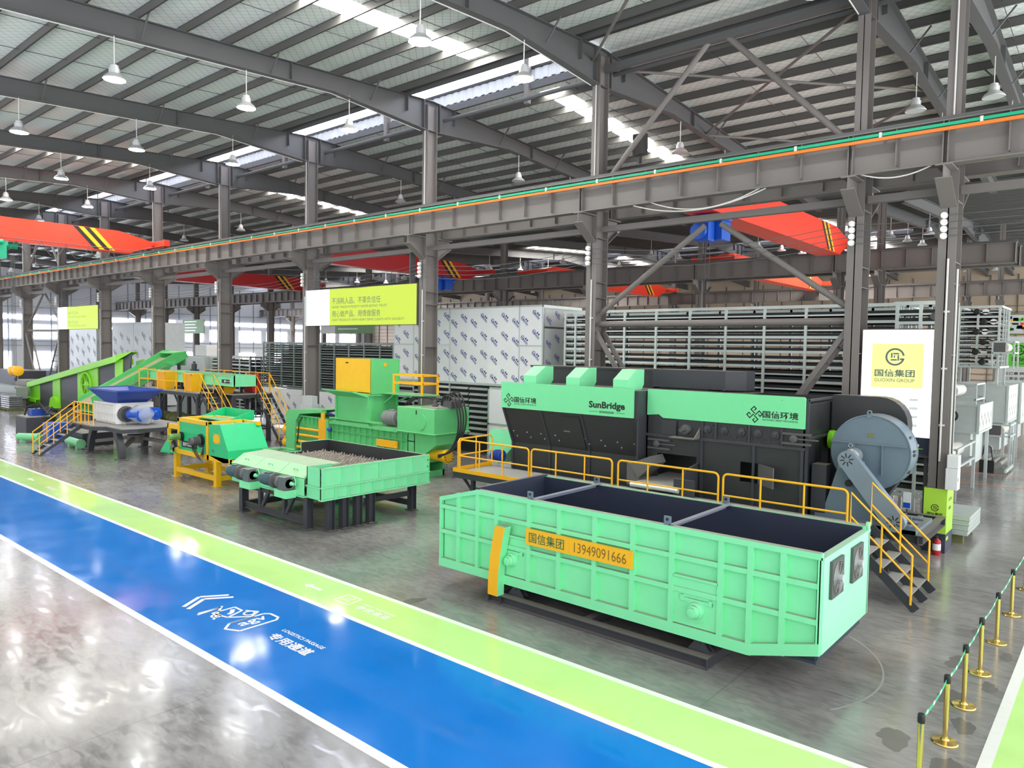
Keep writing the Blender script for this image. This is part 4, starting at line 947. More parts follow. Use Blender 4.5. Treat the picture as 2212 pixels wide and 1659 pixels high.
def stair(name, label, top, bot, y0, y1, n, rail_h=1.05, mid=True, Mr=None, nodup=None, stringers=None, width=.2):
    """steel stair falling along X from top=(x,z) to bot=(x,0)"""
    t = thing(name, label, 'stair', ((top[0]+bot[0])/2, (y0+y1)/2, 0)); Mr = Mr or M_yel
    P, Q = Vector((top[0], 0, top[1])), Vector((bot[0], 0, .05))
    for y in (stringers or (y0, y1)):
        o = Vector((0, y, 0)); d = (Q-P).normalized(); nrm = Vector((-d.z, 0, d.x))
        G().prism([P+o+nrm*width/2, Q+o+nrm*width/2+Vector((.0, 0, 0)), Q+o-nrm*width/2, P+o-nrm*width/2], (0, .03, 0)).build('stringer', M_black2, t)
    for k in range(1, n+1):
        f = k/(n+1); c = P.lerp(Q, f); w = min(.28, abs(Q.x-P.x)/(n+1)*1.2)
        G().box(c.x-w/2, c.x+w/2, y0+.02, y1+.01, c.z-.015, c.z+.015).build('tread', M_concr, t)
    for y in (y0, y1):
        g = G(); up = Vector((0, 0, rail_h)); o = Vector((0, y, 0)); a, b = P+o+up, Q.lerp(P, .08)+o+up
        g.path([P+o, a, b, Q.lerp(P, .08)+o], .026, 8); g.tube(P.lerp(Q, 0)+o+up*.5, Q.lerp(P, .08)+o+up*.5, .022, 8)
        m_ = max(1, int(abs(P.x-Q.x)/1.1))
        for k in range(1, m_+1): c = P.lerp(Q, k/(m_+1)*.95)+o; g.tube(c, c+up, .022, 8)
        g.build('handrail', Mr, t, True)
    return t
stair('platform_stair', 'short black stair with yellow handrails at the right end of the platform', (-4.8, 1.36), (-3.4, 0), 17.62, 19.36, 4, 1.08, stringers=(17.62, 18.47, 19.33))

# ------------------------------------------------------------------ stanchions, tape and extinguisher at the right
YS = [(-1.9, 10.45), (-1.87, 11.99), (-1.86, 13.44), (-1.86, 15.04), (-1.84, 16.89), (-1.82, 18.95), (-1.80, 21.3), (-1.78, 24.2), (-1.76, 27.4)]
names = ['nearest the camera, base out of frame']+['%s from the camera' % ordn(i) for i in range(1, 9)]
st = None
for i, (x, y) in enumerate(YS):
    lab = 'brass stanchion with round base, %s' % names[i]
    if st is None:
        st = thing('stanchion', lab, 'stanchion', (x, y, 0), 'stanchions along the right aisle')
        G().lathe((x, y, 0), (0, 0, 1), [(.17, 0), (.175, .012), (.165, .028), (.06, .045), (.045, .07)], 32).build('base', M_gold, st, True)
        G().lathe((x, y, .04), (0, 0, 1), [(.035, 0), (.035, .86)], 20).build('post', M_gold, st, True)
        g = G(); g.lathe((x, y, .88), (0, 0, 1), [(.042, 0), (.046, .01), (.046, .1), (.035, .12), (.01, .125)], 16); g.box(x-.012, x+.012, y-.055, y+.055, .9, .98); g.build('tape_head', M_rubber, st, True)
    else: copy_tree(st, (x, y, 0), lab)
for i in range(len(YS)-1):
    (x0, y0), (x1, y1) = YS[i], YS[i+1]
    g = G(); n = 14
    for k in range(n):
        g.mi = 1 if k % 4 == 2 else 0; a, b = .05+.9*k/n, .05+.9*(k+1)/n
        za, zb_ = .94-.06*4*a*(1-a), .94-.06*4*b*(1-b)
        g.hexa([(x0+(x1-x0)*a-.002, y0+(y1-y0)*a, za-.024), (x0+(x1-x0)*a+.002, y0+(y1-y0)*a, za-.024), (x0+(x1-x0)*a+.002, y0+(y1-y0)*a, za+.024), (x0+(x1-x0)*a-.002, y0+(y1-y0)*a, za+.024)],
               [(x0+(x1-x0)*b-.002, y0+(y1-y0)*b, zb_-.024), (x0+(x1-x0)*b+.002, y0+(y1-y0)*b, zb_-.024), (x0+(x1-x0)*b+.002, y0+(y1-y0)*b, zb_+.024), (x0+(x1-x0)*b-.002, y0+(y1-y0)*b, zb_+.024)])
    tag(g.build('barrier_tape', [M_tape, M_tapew]), 'green and white barrier tape between two brass stanchions, %s span from the camera' % ordn(i), 'tape', 'barrier tapes along the right aisle')
t = thing('fire_extinguisher', 'red fire extinguisher on the floor at the foot of the poster column', 'fire extinguisher', (-4.04, 23.25, 0))
G().lathe((-4.04, 23.25, 0), (0, 0, 1), [(.1, 0), (.105, .01), (.105, .36), (.09, .41), (.04, .45), (.035, .47)], 24).build('cylinder_body', M_red2, t, True)
G().lathe((-4.04, 23.25, .14), (0, 0, 1), [(.107, 0), (.107, .18)], 24).build('paper_label', M_film, t, True)
g = G(); g.box(-4.07, -4.01, 23.22, 23.28, .47, .52); g.box(-4.06, -4.02, 23.1, 23.24, .52, .54); g.box(-4.06, -4.02, 23.1, 23.24, .49, .505); g.build('valve_handle', M_rubber, t)
g = G(); g.path([(-4.07, 23.25, .49), (-4.16, 23.25, .46), (-4.17, 23.24, .3), (-4.155, 23.24, .15)], .014, 6); g.build('hose', M_rubber, t, True)
# poster box round the column foot
t = thing('column_poster_wrap', 'lime poster wrapped round the foot of the rightmost column with a ring logo', 'poster', (-4.17, 24.0, 0))
x0, x1, y0, y1 = -4.46, -3.88, 23.52, 24.48
def shell(g, z0, z1):
    for a in ((x0, x1, y0, y0+.03), (x0, x1, y1-.03, y1), (x0, x0+.03, y0+.03, y1-.03), (x1-.03, x1, y0+.03, y1-.03)): g.box(*a, z0, z1)
g = G(); shell(g, .55, 1.82); w = g.build('poster_sheet', M_poster, t)
g = G(); shell(g, 0, .55); g.build('poster_foot', M_postern, t)
g = G(); ring_logo(g, (-4.17, y0-.004, 1.27), (1, 0, 0), (0, 0, 1), .1); g.build('emblem', M_ink, w)
text('国信集团', 'lettering', M_ink, w, (-4.17, y0, 1.1), (1, 0, 0), (0, 0, 1), .38, .07, off=.02)
text('精心生产安全', 'lettering', M_greenink, w, (x1, 24.0, 1.5), (0, 1, 0), (0, 0, 1), .5, .1, off=.02); text('质量第一', 'lettering', M_greenink, w, (x1, 24.0, 1.25), (0, 1, 0), (0, 0, 1), .4, .1, off=.02)
g = G(); g.box(x1, x1+.003, 23.6, 23.9, .35, .45); g.build('poster_stripe', M_poster, w)
t = thing('switch_box', 'two stacked white switch boxes on the right side of the rightmost column', 'electrical box', (-3.8, 23.75, 1.8))
G().box(-3.92, -3.62, 23.35, 23.75, 1.85, 2.45).build('lower_box', M_cabinet, t, bevel=.01); G().box(-3.9, -3.62, 23.38, 23.75, 2.46, 2.82).build('upper_box', M_cabinet, t, bevel=.01)
G().box(-3.625, -3.612, 23.4, 23.44, 2.1, 2.2).build('latch', M_steel_d, t)
G().tube((-3.88, 23.6, 2.8), (-3.88, 23.6, 8.0), .025, 6).build('cable_conduit', M_pipe, t)
# lit screen between the two right columns
t = thing('lit_screen', 'tall bright white and yellow lit screen standing between the two right columns', 'screen', (-5.4, 24.0, 1.6))
xa, xb, ys = -6.34, -4.42, 23.86
G().box(xa-.02, xb+.01, ys+.01, ys+.14, 2.7, 6.36).build('screen_case', M_steel_d, t)
G().box(xa, xb, ys-.02, ys+.01, 3.2, 6.33).build('lit_panel', M_scrw, t)
p = G().box(xa+.28, xb-.26, ys-.03, ys-.02, 4.62, 5.92).build('lit_field', M_scry2, t)
g = G(); ring_logo(g, (-5.43, ys-.034, 5.53), (1, 0, 0), (0, 0, 1), .26); g.build('emblem', M_scrg, p)
text('国信集团', 'lettering', M_scrg, p, (-5.43, ys-.03, 5.05), (1, 0, 0), (0, 0, 1), 1.08, .22, off=.02); text('GUOXIN GROUP', 'lettering', M_scrg, p, (-5.43, ys-.03, 4.84), (1, 0, 0), (0, 0, 1), 1.08, .1)
G().box(xa, xb, ys-.02, ys+.01, 2.72, 3.19).build('lower_band', M_postern, t)
G().box(-5.0, -4.6, ys-.025, ys-.02, 2.86, 2.88).build('band_stripe', M_lime, t); G().box(-4.95, -4.7, ys-.025, ys-.02, 2.93, 3.0).build('band_mark', M_film, t)
g = G()
for k in range(4):
    g.box(-5.0, -4.78, ys-.025, ys-.02, 4.25-.25*k, 4.32-.25*k)
g.build('faint_text_lines', M_scrf, t)
g = G(); g.box(xa, xb, ys, ys+.06, 2.62, 2.72)
for x in (xa+.1, xb-.1): g.box(x-.05, x+.05, ys+.05, ys+.12, 0, 2.7)
g.build('stand', M_steel_d, t)
# galvanised beam stack beside the poster column
t = thing('channel_stack', 'galvanised channel stack leaning out behind the rightmost column foot', 'steel profiles', (-4.3, 26.3, 0))
for k in range(4): G().box(-4.7+.0*k, -3.55, 24.9+.1*k, 27.2, .3+.13*k, .42+.13*k).build('channel', M_galv, t)
G().box(-4.6, -3.7, 25.2, 25.4, 0, .3).build('timber', M_jute, t); G().box(-4.6, -3.7, 26.8, 27.0, 0, .3).build('timber', M_jute, t)
# ------------------------------------------------------------------ disc screen (centre)
M_geard = mat('gearbox_grey', (92, 97, 100), .45, dust=.35)
def disc_screen():
    t = thing('disc_screen', 'mint green disc screen tray on black legs with two grey drive motors at its front', 'screening machine', (-20.6, 14.8, 0))
    xr, y0, y1 = -18.2, 12.72, 17.05
    def ribs(g, face, n, z0, z1, a, b):
        for k in range(n+1):
            u = a+(b-a)*k/n
            if face == 'x': g.box(xr, xr+.06, u-.012, u+.012, z0, z1)
    g = G(); g.box(xr-.04, xr, y0, y1, 1.38, 1.95); g.box(xr-.1, xr+.07, y0-.02, y1+.02, 1.36, 1.4); g.box(xr-.06, xr+.05, y0, y1, 1.92, 1.96); ribs(g, 'x', 6, 1.4, 1.92, y0+.02, y1-.02); g.build('side_panel', M_mint, t)
    g = G(); g.box(xr-.04, xr, y0, y1, 1.0, 1.36); g.box(xr-.1, xr+.07, y0-.02, y1+.02, .98, 1.02); ribs(g, 'x', 9, 1.02, 1.36, y0+.02, y1-.02); g.build('lower_panel', M_mint, t)
    for y in (y0+.02, y1-.04):
        g = G()
        for k in range(2): g.tube((xr+.004, y, 1.55+.22*k), (xr+.012, y, 1.55+.22*k), .025, 8)
        g.build('bolt', M_rubber, t)
    g = G(); g.box(-18.92, xr, y0, y0+.04, 1.0, 1.95); g.box(-18.92, -18.88, y0, 13.6, 1.4, 1.95); g.box(-18.92, xr, y0-.05, y0+.05, 1.36, 1.4); g.build('front_corner_panel', M_mint, t)
    g = G(); g.box(-23.9, xr-.04, y1-.04, y1, 1.0, 1.95); g.build('back_panel', M_mint, t)
    g = G(); g.box(-23.9, xr-.05, y1-.07, y1-.045, 1.2, 1.94); g.box(-23.86, -23.83, 15.8, y1-.05, 1.2, 1.94); g.box(-23.86, -23.83, 13.8, 15.8, 1.2, 1.6); g.box(xr-.07, xr-.045, y0+.05, y1-.05, 1.2, 1.92); g.box(-23.86, xr-.05, 13.0, y1-.05, 1.12, 1.2)
    g.build('inner_lining', M_black, t)
    g = G(); g.box(-23.9, -23.86, 15.8, y1, 1.0, 1.96); g.box(-23.9, -23.86, 13.6, 15.8, 1.0, 1.62); g.build('left_panel', M_mint, t)
    for k in range(9):
        yy = 14.1+.3*k; g = G(); g.tube((-23.8, yy, 1.5), (-18.3, yy, 1.5), .05, 8)
        for j in range(22):
            x = -23.55+.235*j+(.11 if k % 2 else 0)
            P = []
            for q in range(5):
                a = q*2*math.pi/5+j*.5+k*.3
                P += [(x-.012, yy+.17*math.cos(a), 1.5+.17*math.sin(a)), (x-.012, yy+.09*math.cos(a+.62), 1.5+.09*math.sin(a+.62))]
            g.prism(P, (.024, 0, 0))
        g.build('disc_shaft', M_disc, t)
    # sloping cover over the drives
    for x0, x1 in ((-23.15, -21.75), (-21.73, -20.3), (-20.28, -18.92)):
        g = G(); pr = [(12.6, 1.6), (13.05, 1.88), (13.95, 1.93), (13.95, 1.88), (13.07, 1.83), (12.64, 1.56)]
        g.prism([(x0, y, z) for y, z in pr], (x1-x0, 0, 0)); cv = g.build('drive_cover', mat('cover_dusty', (150, 214, 158), .5, dust=.6) if x0 < -23 else bpy.data.materials['cover_dusty'], t)
        xm = (x0+x1)/2; v = Vector((0, .45, .28)).normalized(); c = Vector((xm, 12.8, 1.735))
        G().path([c-Vector((.1, 0, 0)), c+Vector((-.1, -.03, .05)), c+Vector((.1, -.03, .05)), c+Vector((.1, 0, 0))], .012, 6).build('handle', M_mint2, cv)
    g = G(); g.prism([(-23.15, 12.6, 1.04), (-23.15, 12.6, 1.6), (-23.15, 13.05, 1.88), (-23.15, 13.95, 1.9), (-23.15, 13.95, 1.04)], (.04, 0, 0)); g.box(-23.15, -18.92, 12.6, 12.64, 1.04, 1.58); g.box(-23.15, -18.92, 12.6, 13.9, 1.0, 1.05); g.build('drive_box', M_mint, t)
    for xc in (-22.35, -20.3):
        g = G(); g.box(xc+.35, xc+1.0, 12.25, 12.6, .96, 1.2); g.build('gearbox_bracket', M_mint, t)
        mo = motor(t, 'drive_motor', (xc-.55, 12.4, 1.4), (1, 0, 0), .19, .72, (M_teal, None))
        g = G(); g.lathe((xc+.12, 12.4, 1.4), (1, 0, 0), [(.14, 0), (.23, .02), (.23, .1), (.15, .12), (.15, .2)], 20); g.build('coupling', M_steel_d, mo, True)
        g = G(); g.lathe((xc+.38, 12.4, 1.4), (1, 0, 0), [(.12, 0), (.19, .03), (.19, .2), (.12, .22)], 18); g.box(xc+.62, xc+.95, 12.22, 12.6, 1.2, 1.6); g.lathe((xc+.55, 12.4, 1.4), (1, 0, 0), [(.14, 0), (.17, .02), (.17, .3), (.14, .4)], 16); g.build('gearbox', M_geard, t, True)
        g = G(); g.lathe((xc+.98, 12.45, 1.4), (1, 0, 0), [(.07, 0), (.05, .04), (.05, .1), (.02, .11)], 12); g.path([(xc+.95, 12.5, 1.55), (xc+1.06, 12.5, 1.6), (xc+1.12, 12.5, 1.5), (xc+1.12, 12.5, 1.35)], .018, 6); g.build('shaft_hub', M_mint, t, True)
    # legs
    spots = [(-22.6, 12.75), (-18.95, 12.8), (-22.6, 16.8), (-18.75, 16.8), (-18.35, 13.15), (-18.32, 13.65), (-18.3, 14.15), (-18.3, 14.65)]
    for x, y in spots:
        g = G(); g.ibeam((x, y, .02), (x, y, 1.0), .2, .24, .022, (0, 1, 0)); g.box(x-.16, x+.16, y-.16, y+.16, 0, .025); g.build('leg', M_black2, t)
    g = G(); g.ibeam((-22.5, 12.75, .25), (-19.05, 12.8, .25), .12, .2, .015); g.ibeam((-22.6, 12.9, .25), (-22.6, 16.7, .25), .12, .2, .015); g.ibeam((-18.8, 14.8, .6), (-18.75, 16.7, .6), .1, .16, .015); g.ibeam((-22.5, 16.8, .25), (-18.9, 16.8, .25), .12, .2, .015)
    g.ibeam((-22.5, 12.75, .9), (-19.05, 12.8, .9), .1, .16, .015)
    g.build('base_beam', M_black2, t)
    for x in (-21.6, -20.2):
        g = G(); g.box(x-.07, x+.07, 12.72, 12.84, .3, .95); g.bar((x+.1, 12.78, .32), (x+.55, 12.78, .95), .09, .12); g.build('brace', M_black2, t)
    return t
disc_screen()

# ------------------------------------------------------------------ eddy current separator
def eddy():
    t = thing('metal_separator', 'emerald green separator on a yellow frame with a hooded end', 'separator', (-28.4, 15, 0))
    y0, y1 = 14.15, 15.75
    for x in (-30.65, -27.25):
        for y in (y0+.1, y1-.1):
            g = G(); g.box(x-.11, x+.11, y-.1, y+.1, 0, 1.0); g.box(x-.17, x+.17, y-.16, y+.16, 0, .02); g.build('leg', M_yel2, t)
    g = G()
    for y in (y0+.1, y1-.1): g.box(-30.65, -27.25, y-.08, y+.08, .22, .42)
    for x in (-30.65, -27.25): g.box(x-.08, x+.08, y0+.1, y1-.1, .22, .42)
    for y in (y0, y1-.16): g.box(-30.85, -25.95, y, y+.16, 1.0, 1.2)
    for x in (-30.85, -27.9, -26.1): g.box(x, x+.16, y0, y1, 1.0, 1.2)
    g.build('base_frame', M_yel2, t)
    g = G()
    for x in (-30.35, -27.92):
        g.box(x, x+.16, y0-.02, y0+.14, 1.2, 2.5); g.box(x, x+.16, y1-.14, y1+.02, 1.2, 2.5); g.box(x, x+.16, y0, y1, 2.36, 2.52)
    for y in (y0-.02, y1-.14): g.box(-30.35, -27.8, y, y+.16, 2.36, 2.52)
    g.box(-27.8, -26.7, y1-.1, y1+.06, 2.36, 2.5); g.box(-31.3, -30.35, y0-.01, y0+.1, 2.0, 2.2); g.box(-31.3, -31.2, y0-.01, y0+.1, 1.25, 2.2); g.box(-31.3, -31.2, y1-.1, y1, 1.25, 2.2); g.box(-31.3, -30.35, y1-.1, y1, 2.0, 2.2)
    g.build('upper_frame', M_yel2, t)
    g = G(); g.box(-30.19, -27.92, y0+.02, y1-.02, 1.2, 2.36); bd = g.build('separator_body', M_emer, t)
    g = G(); g.box(-30.19, -27.92, y0-.0, y0+.02, 1.92, 1.96); g.box(-30.19, -27.92, y0, y0+.02, 2.2, 2.23); g.box(-30.19, -27.92, y0, y0+.02, 1.26, 1.3); g.build('panel_rib', M_emer, bd)
    lb = G().box(-30.0, -28.75, y0-.005, y0+.02, 1.32, 1.58).build('name_plate', M_rubber, bd)
    text('EDDY CURRENT', 'lettering', M_film, lb, (-29.4, y0-.006, 1.45), (1, 0, 0), (0, 0, 1), .95, .14, off=.02)
    m1 = motor(t, 'drive_motor', (-30.0, y0-.55, 1.75), (0, 1, 0), .13, .5, (mat('olive_motor', (104, 150, 70), .45, dust=.3), None), False)
    G().lathe((-30.0, y0-.06, 1.75), (0, 1, 0), [(.19, 0), (.19, .06)], 18).build('mount_ring', M_rubber, m1)
    m2 = motor(t, 'drive_motor', (-28.35, y0-.48, 1.72), (0, 1, 0), .17, .45, (M_steel_d, None), False)
    G().lathe((-28.35, y0-.05, 1.72), (0, 1, 0), [(.27, 0), (.27, .05)], 22).build('mount_ring', M_rubber, m2)
    for k in range(4):
        G().path([(-28.35+.05*k, y0-.4, 1.6), (-28.45+.1*k, y0-.3, 1.35), (-28.4+.14*k, y0-.15, 1.05-.05*k), (-28.15+.06*k, y0-.1, 1.2), (-28.05, y0-.05, 1.55)], .014, 6).build('cable', M_rubber, m2, True)
    G().path([(-30.0, y0-.4, 1.65), (-30.02, y0-.2, 1.4), (-29.95, y0-.1, 1.25)], .012, 6).build('cable', M_rubber, m1, True)
    # hood at the right end
    g = G(); P = [(-27.72, 1.2), (-27.72, 2.42), (-26.85, 2.46), (-26.25, 1.5), (-26.2, 1.05), (-26.6, 1.0)]
    g.prism([(x, y0+.0, z) for x, z in P], (0, y1-y0+.1, 0)); hd = g.build('end_hood', M_emer, t)
    pl = G().box(-27.35, -26.85, y0-.015, y0+.0, 1.72, 2.08).build('service_hatch', M_yel2, hd)
    g = G()
    for x in (-27.3, -26.9):
        for z in (1.76, 2.04): g.tube((x, y0-.015, z), (x, y0-.03, z), .018, 6)
    g.build('screw', M_rubber, pl)
    g = G(); g.ring((-27.4, y0-.02, 1.42), (0, 1, 0), .06, .015, 14, 5); g.build('port_ring', M_motg, hd)
    g = G(); g.ring((-27.1, 14.9, 2.52), (0, 1, 0), .05, .014, 12, 5); g.build('lifting_eye', M_mint2, hd)
    # open feed tray at the back left and discharge chute
    g = G()
    g.hexa([(-30.3, 15.0, 2.45), (-27.95, 15.0, 2.45), (-27.95, 16.2, 2.45), (-30.3, 16.2, 2.45)], [(-30.3, 15.0, 2.48), (-27.95, 15.0, 2.48), (-27.95, 16.2, 2.48), (-30.3, 16.2, 2.48)])
    g.box(-30.3, -27.95, 16.2, 16.24, 2.45, 2.85); g.prism([(-30.3, 15.0, 2.48), (-30.3, 16.2, 2.48), (-30.3, 16.2, 2.85)], (.03, 0, 0)); g.prism([(-27.98, 15.0, 2.48), (-27.98, 16.2, 2.48), (-27.98, 16.2, 2.85)], (.03, 0, 0)); g.build('feed_tray', M_emer, t)
    g = G(); g.hexa([(-31.35, y0-.3, .98), (-30.45, y0-.3, 1.02), (-30.45, y1-.2, 1.02), (-31.35, y1-.2, .98)], [(-31.35, y0-.3, 1.01), (-30.45, y0-.3, 1.05), (-30.45, y1-.2, 1.05), (-31.35, y1-.2, 1.01)])
    g.prism([(-31.35, y0-.3, 1.0), (-30.45, y0-.3, 1.04), (-30.45, y0-.3, 1.5), (-30.75, y0-.3, 1.55)], (0, .03, 0)); g.prism([(-31.35, y1-.2, 1.0), (-30.45, y1-.2, 1.04), (-30.45, y1-.2, 1.5), (-30.75, y1-.2, 1.55)], (0, .03, 0)); g.build('discharge_chute', M_emer, t)
    g = G(); a, b = (-25.9, -24.9), (15.4, 16.2)
    for x in a:
        for y in b: g.box(x-.025, x+.025, y-.025, y+.025, 0, 1.5)
    for z in (.2, 1.5):
        for x in a: g.box(x-.025, x+.025, b[0], b[1], z-.025, z+.025)
        for y in b: g.box(a[0], a[1], y-.025, y+.025, z-.025, z+.025)
    tag(g.build('frame_stand', M_mint2), 'light green square tube stand behind the separator hood', 'stand')
eddy()

# ------------------------------------------------------------------ shredder with blue hopper
def shredder():
    t = thing('twin_shaft_shredder', 'white shredder with blue funnel hopper on a black table with curved legs', 'shredder', (-38.8, 15.6, 0))
    z = 1.5
    g = G(); P = [(-41.3, 13.85), (-38.9, 13.85), (-38.3, 14.3), (-36.5, 14.3), (-36.3, 15), (-36.3, 17.6), (-41.3, 17.6)]
    g.prism([(x, y, z-.05) for x, y in P], (0, 0, .05)); g.build('deck', M_concr, t)
    g = G(); g.prism([(x*1.0, y, z-.24) for x, y in P], (0, 0, .19)); g.build('deck_frame', M_black2, t)
    for x in (-40.55, -36.65):
        for y in (14.4, 17.1):
            s = 1 if x < -38 else -1; g = G(); n = 7; pr = []
            for k in range(n): f = k/(n-1); pr.append((x-s*.12*0+s*.55*f*f, f*1.26))
            for (xa, za), (xb, zb_) in zip(pr, pr[1:]):
                wa, wb = .13+.07*za/1.26, .13+.07*zb_/1.26
                g.hexa([(xa-wa, y-.13, za), (xa+wa, y-.13, za), (xa+wa, y+.13, za), (xa-wa, y+.13, za)], [(xb-wb, y-.13, zb_), (xb+wb, y-.13, zb_), (xb+wb, y+.13, zb_), (xb-wb, y+.13, zb_)])
            g.box(x-.28, x+.28, y-.24, y+.24, 0, .03); g.build('leg', M_black2, t)
    g = G(); c = (-38.4, 15.75)
    for (x, y) in ((-40.3, 14.6), (-36.9, 14.6), (-40.3, 16.9), (-36.9, 16.9)): g.bar((x, y, .55), c+(.85,), .16, .16)
    g.lathe(c+(.55,), (0, 0, 1), [(.4, 0), (.4, .4)], 12); g.build('cross_brace', M_steel, t)
    # body
    x0, x1, y0, y1, z1 = -41.3, -38.75, 14.95, 16.75, 2.55
    g = G(); g.prism([(x0, y0, z), (x1, y0, z), (x1+.12, y0+.2, z+.0), (x1+.12, y1, z), (x0, y1, z)], (0, 0, 1.05)); bd = g.build('cutter_housing', M_white, t)
    g = G()
    for k in range(8): x = x0+.05+(x1-x0-.1)*k/7; g.box(x-.02, x+.02, y0-.1, y0, z+.08, z1-.1)
    for zz in (1.62, 2.0, 2.36): g.box(x0, x1, y0-.08, y0, zz-.02, zz+.02)
    g.box(x0, x1, y0-.1, y0, z1-.08, z1); g.build('rib_grid', M_white, bd)
    dr = G().lathe((x1+.12, 15.35, 2.0), (1, 0, 0), [(.36, 0), (.4, .04), (.4, .2), (.3, .22), (.28, .1)], 22).build('gear_flange', M_steel_d, t, True)
    motor(t, 'drive_motor', (x1+.45, 15.45, 2.0), (1, .25, 0), .3, 1.1, (M_blue2, None), False); motor(t, 'drive_motor', (x1+.55, 16.2, 2.05), (1, .2, 0), .3, .9, (M_blue2, None), False)
    g = G(); g.lathe((x1+.42, 15.6, 2.02), (1, .25, 0), [(.3, 0), (.42, .2), (.46, .7), (.4, 1.15), (.15, 1.35)], 12); 
    for v in g.bm.verts: v.co += Vector((random.uniform(-.05, .05), random.uniform(-.05, .05), random.uniform(-.06, .06)))
    g.hexa([(x1+.5, 15.15, 1.6), (x1+.75, 15.1, 1.6), (x1+.7, 15.12, 1.1), (x1+.6, 15.15, 1.1)], [(x1+.5, 15.17, 1.6), (x1+.75, 15.12, 1.6), (x1+.7, 15.14, 1.1), (x1+.6, 15.17, 1.1)]); g.build('plastic_wrap', M_wrap, t, True)
    # funnel
    zb, zt = 2.56, 3.2
    lo = [(-40.6, 15.1), (-38.85, 15.1), (-38.85, 16.5), (-40.6, 16.5)]; hi = [(-41.6, 14.68), (-37.8, 14.68), (-37.8, 16.85), (-42.0, 16.85)]
    g = G(); L = [Vector((x, y, zb)) for x, y in lo]; Hh = [Vector((x, y, zt)) for x, y in hi]
    for i in range(4):
        j = (i+1) % 4; g.quad(L[i], L[j], Hh[j], Hh[i])
    o = g.build('funnel_hopper', M_blue, t); so = o.modifiers.new('thick', 'SOLIDIFY'); so.thickness = .04; so.offset = 0
    g = G()
    for i in range(4): g.bar(Hh[i], Hh[(i+1) % 4], .06, .08)
    for i in (0, 1):
        for f in (.33, .66):
            j = (i+1) % 4; a = L[i].lerp(L[j], f); b = Hh[i].lerp(Hh[j], f); nn = (b-a).cross(L[j]-L[i]).normalized()*.04; g.bar(a+nn, b+nn, .05, .06)
    g.build('funnel_rib', M_blue, o)
    # rails and stair
    g = G(); y = 13.9; xa, xb = -41.2, -38.85
    g.path([(xa, y, z), (xa, y, z+1.05), (xb, y+.05, z+1.05), (xb, y+.05, z)], .03, 8); g.tube((xa, y, z+.52), (xb, y, z+.52), .025, 8)
    for k in range(1, 5): x = xa+(xb-xa)*k/5; g.tube((x, y, z-.1), (x, y, z+1.05), .024, 8)
    g.build('guard_rail', M_yel, t, True)
    s = thing('shredder_stair', 'narrow stair with yellow handrails leading up to the shredder deck', 'stair', (-40.75, 12.9, 0))
    X0, X1 = -41.2, -40.25; P0, Q0 = (13.85, 1.45), (11.95, .03)
    for x in (X0, X1): G().hexa([(x-.02, P0[0], P0[1]), (x+.02, P0[0], P0[1]), (x+.02, P0[0], P0[1]-.22), (x-.02, P0[0], P0[1]-.22)], [(x-.02, Q0[0], Q0[1]+.05), (x+.02, Q0[0], Q0[1]+.05), (x+.02, Q0[0]+.1, 0), (x-.02, Q0[0]+.1, 0)]).build('stringer', M_black2, s)
    for k in range(1, 6): f = k/6; yy = P0[0]+(Q0[0]-P0[0])*f; zz = P0[1]+(Q0[1]-P0[1])*f; G().box(X0+.02, X1-.02, yy-.13, yy+.13, zz-.05, zz-.02).build('tread', M_concr, s)
    for x in (X0, X1):
        g = G(); a, b = Vector((x, P0[0], P0[1])), Vector((x, Q0[0]+.08, .08)); up = Vector((0, 0, 1.05))
        g.path([a, a+up, b+up, b], .027, 8); g.tube(a+up*.5, b+up*.5, .022, 8)
        for f in (.33, .66): c = a.lerp(b, f); g.tube(c, c+up, .022, 8)
        g.build('handrail', M_yel, s, True)
shredder()

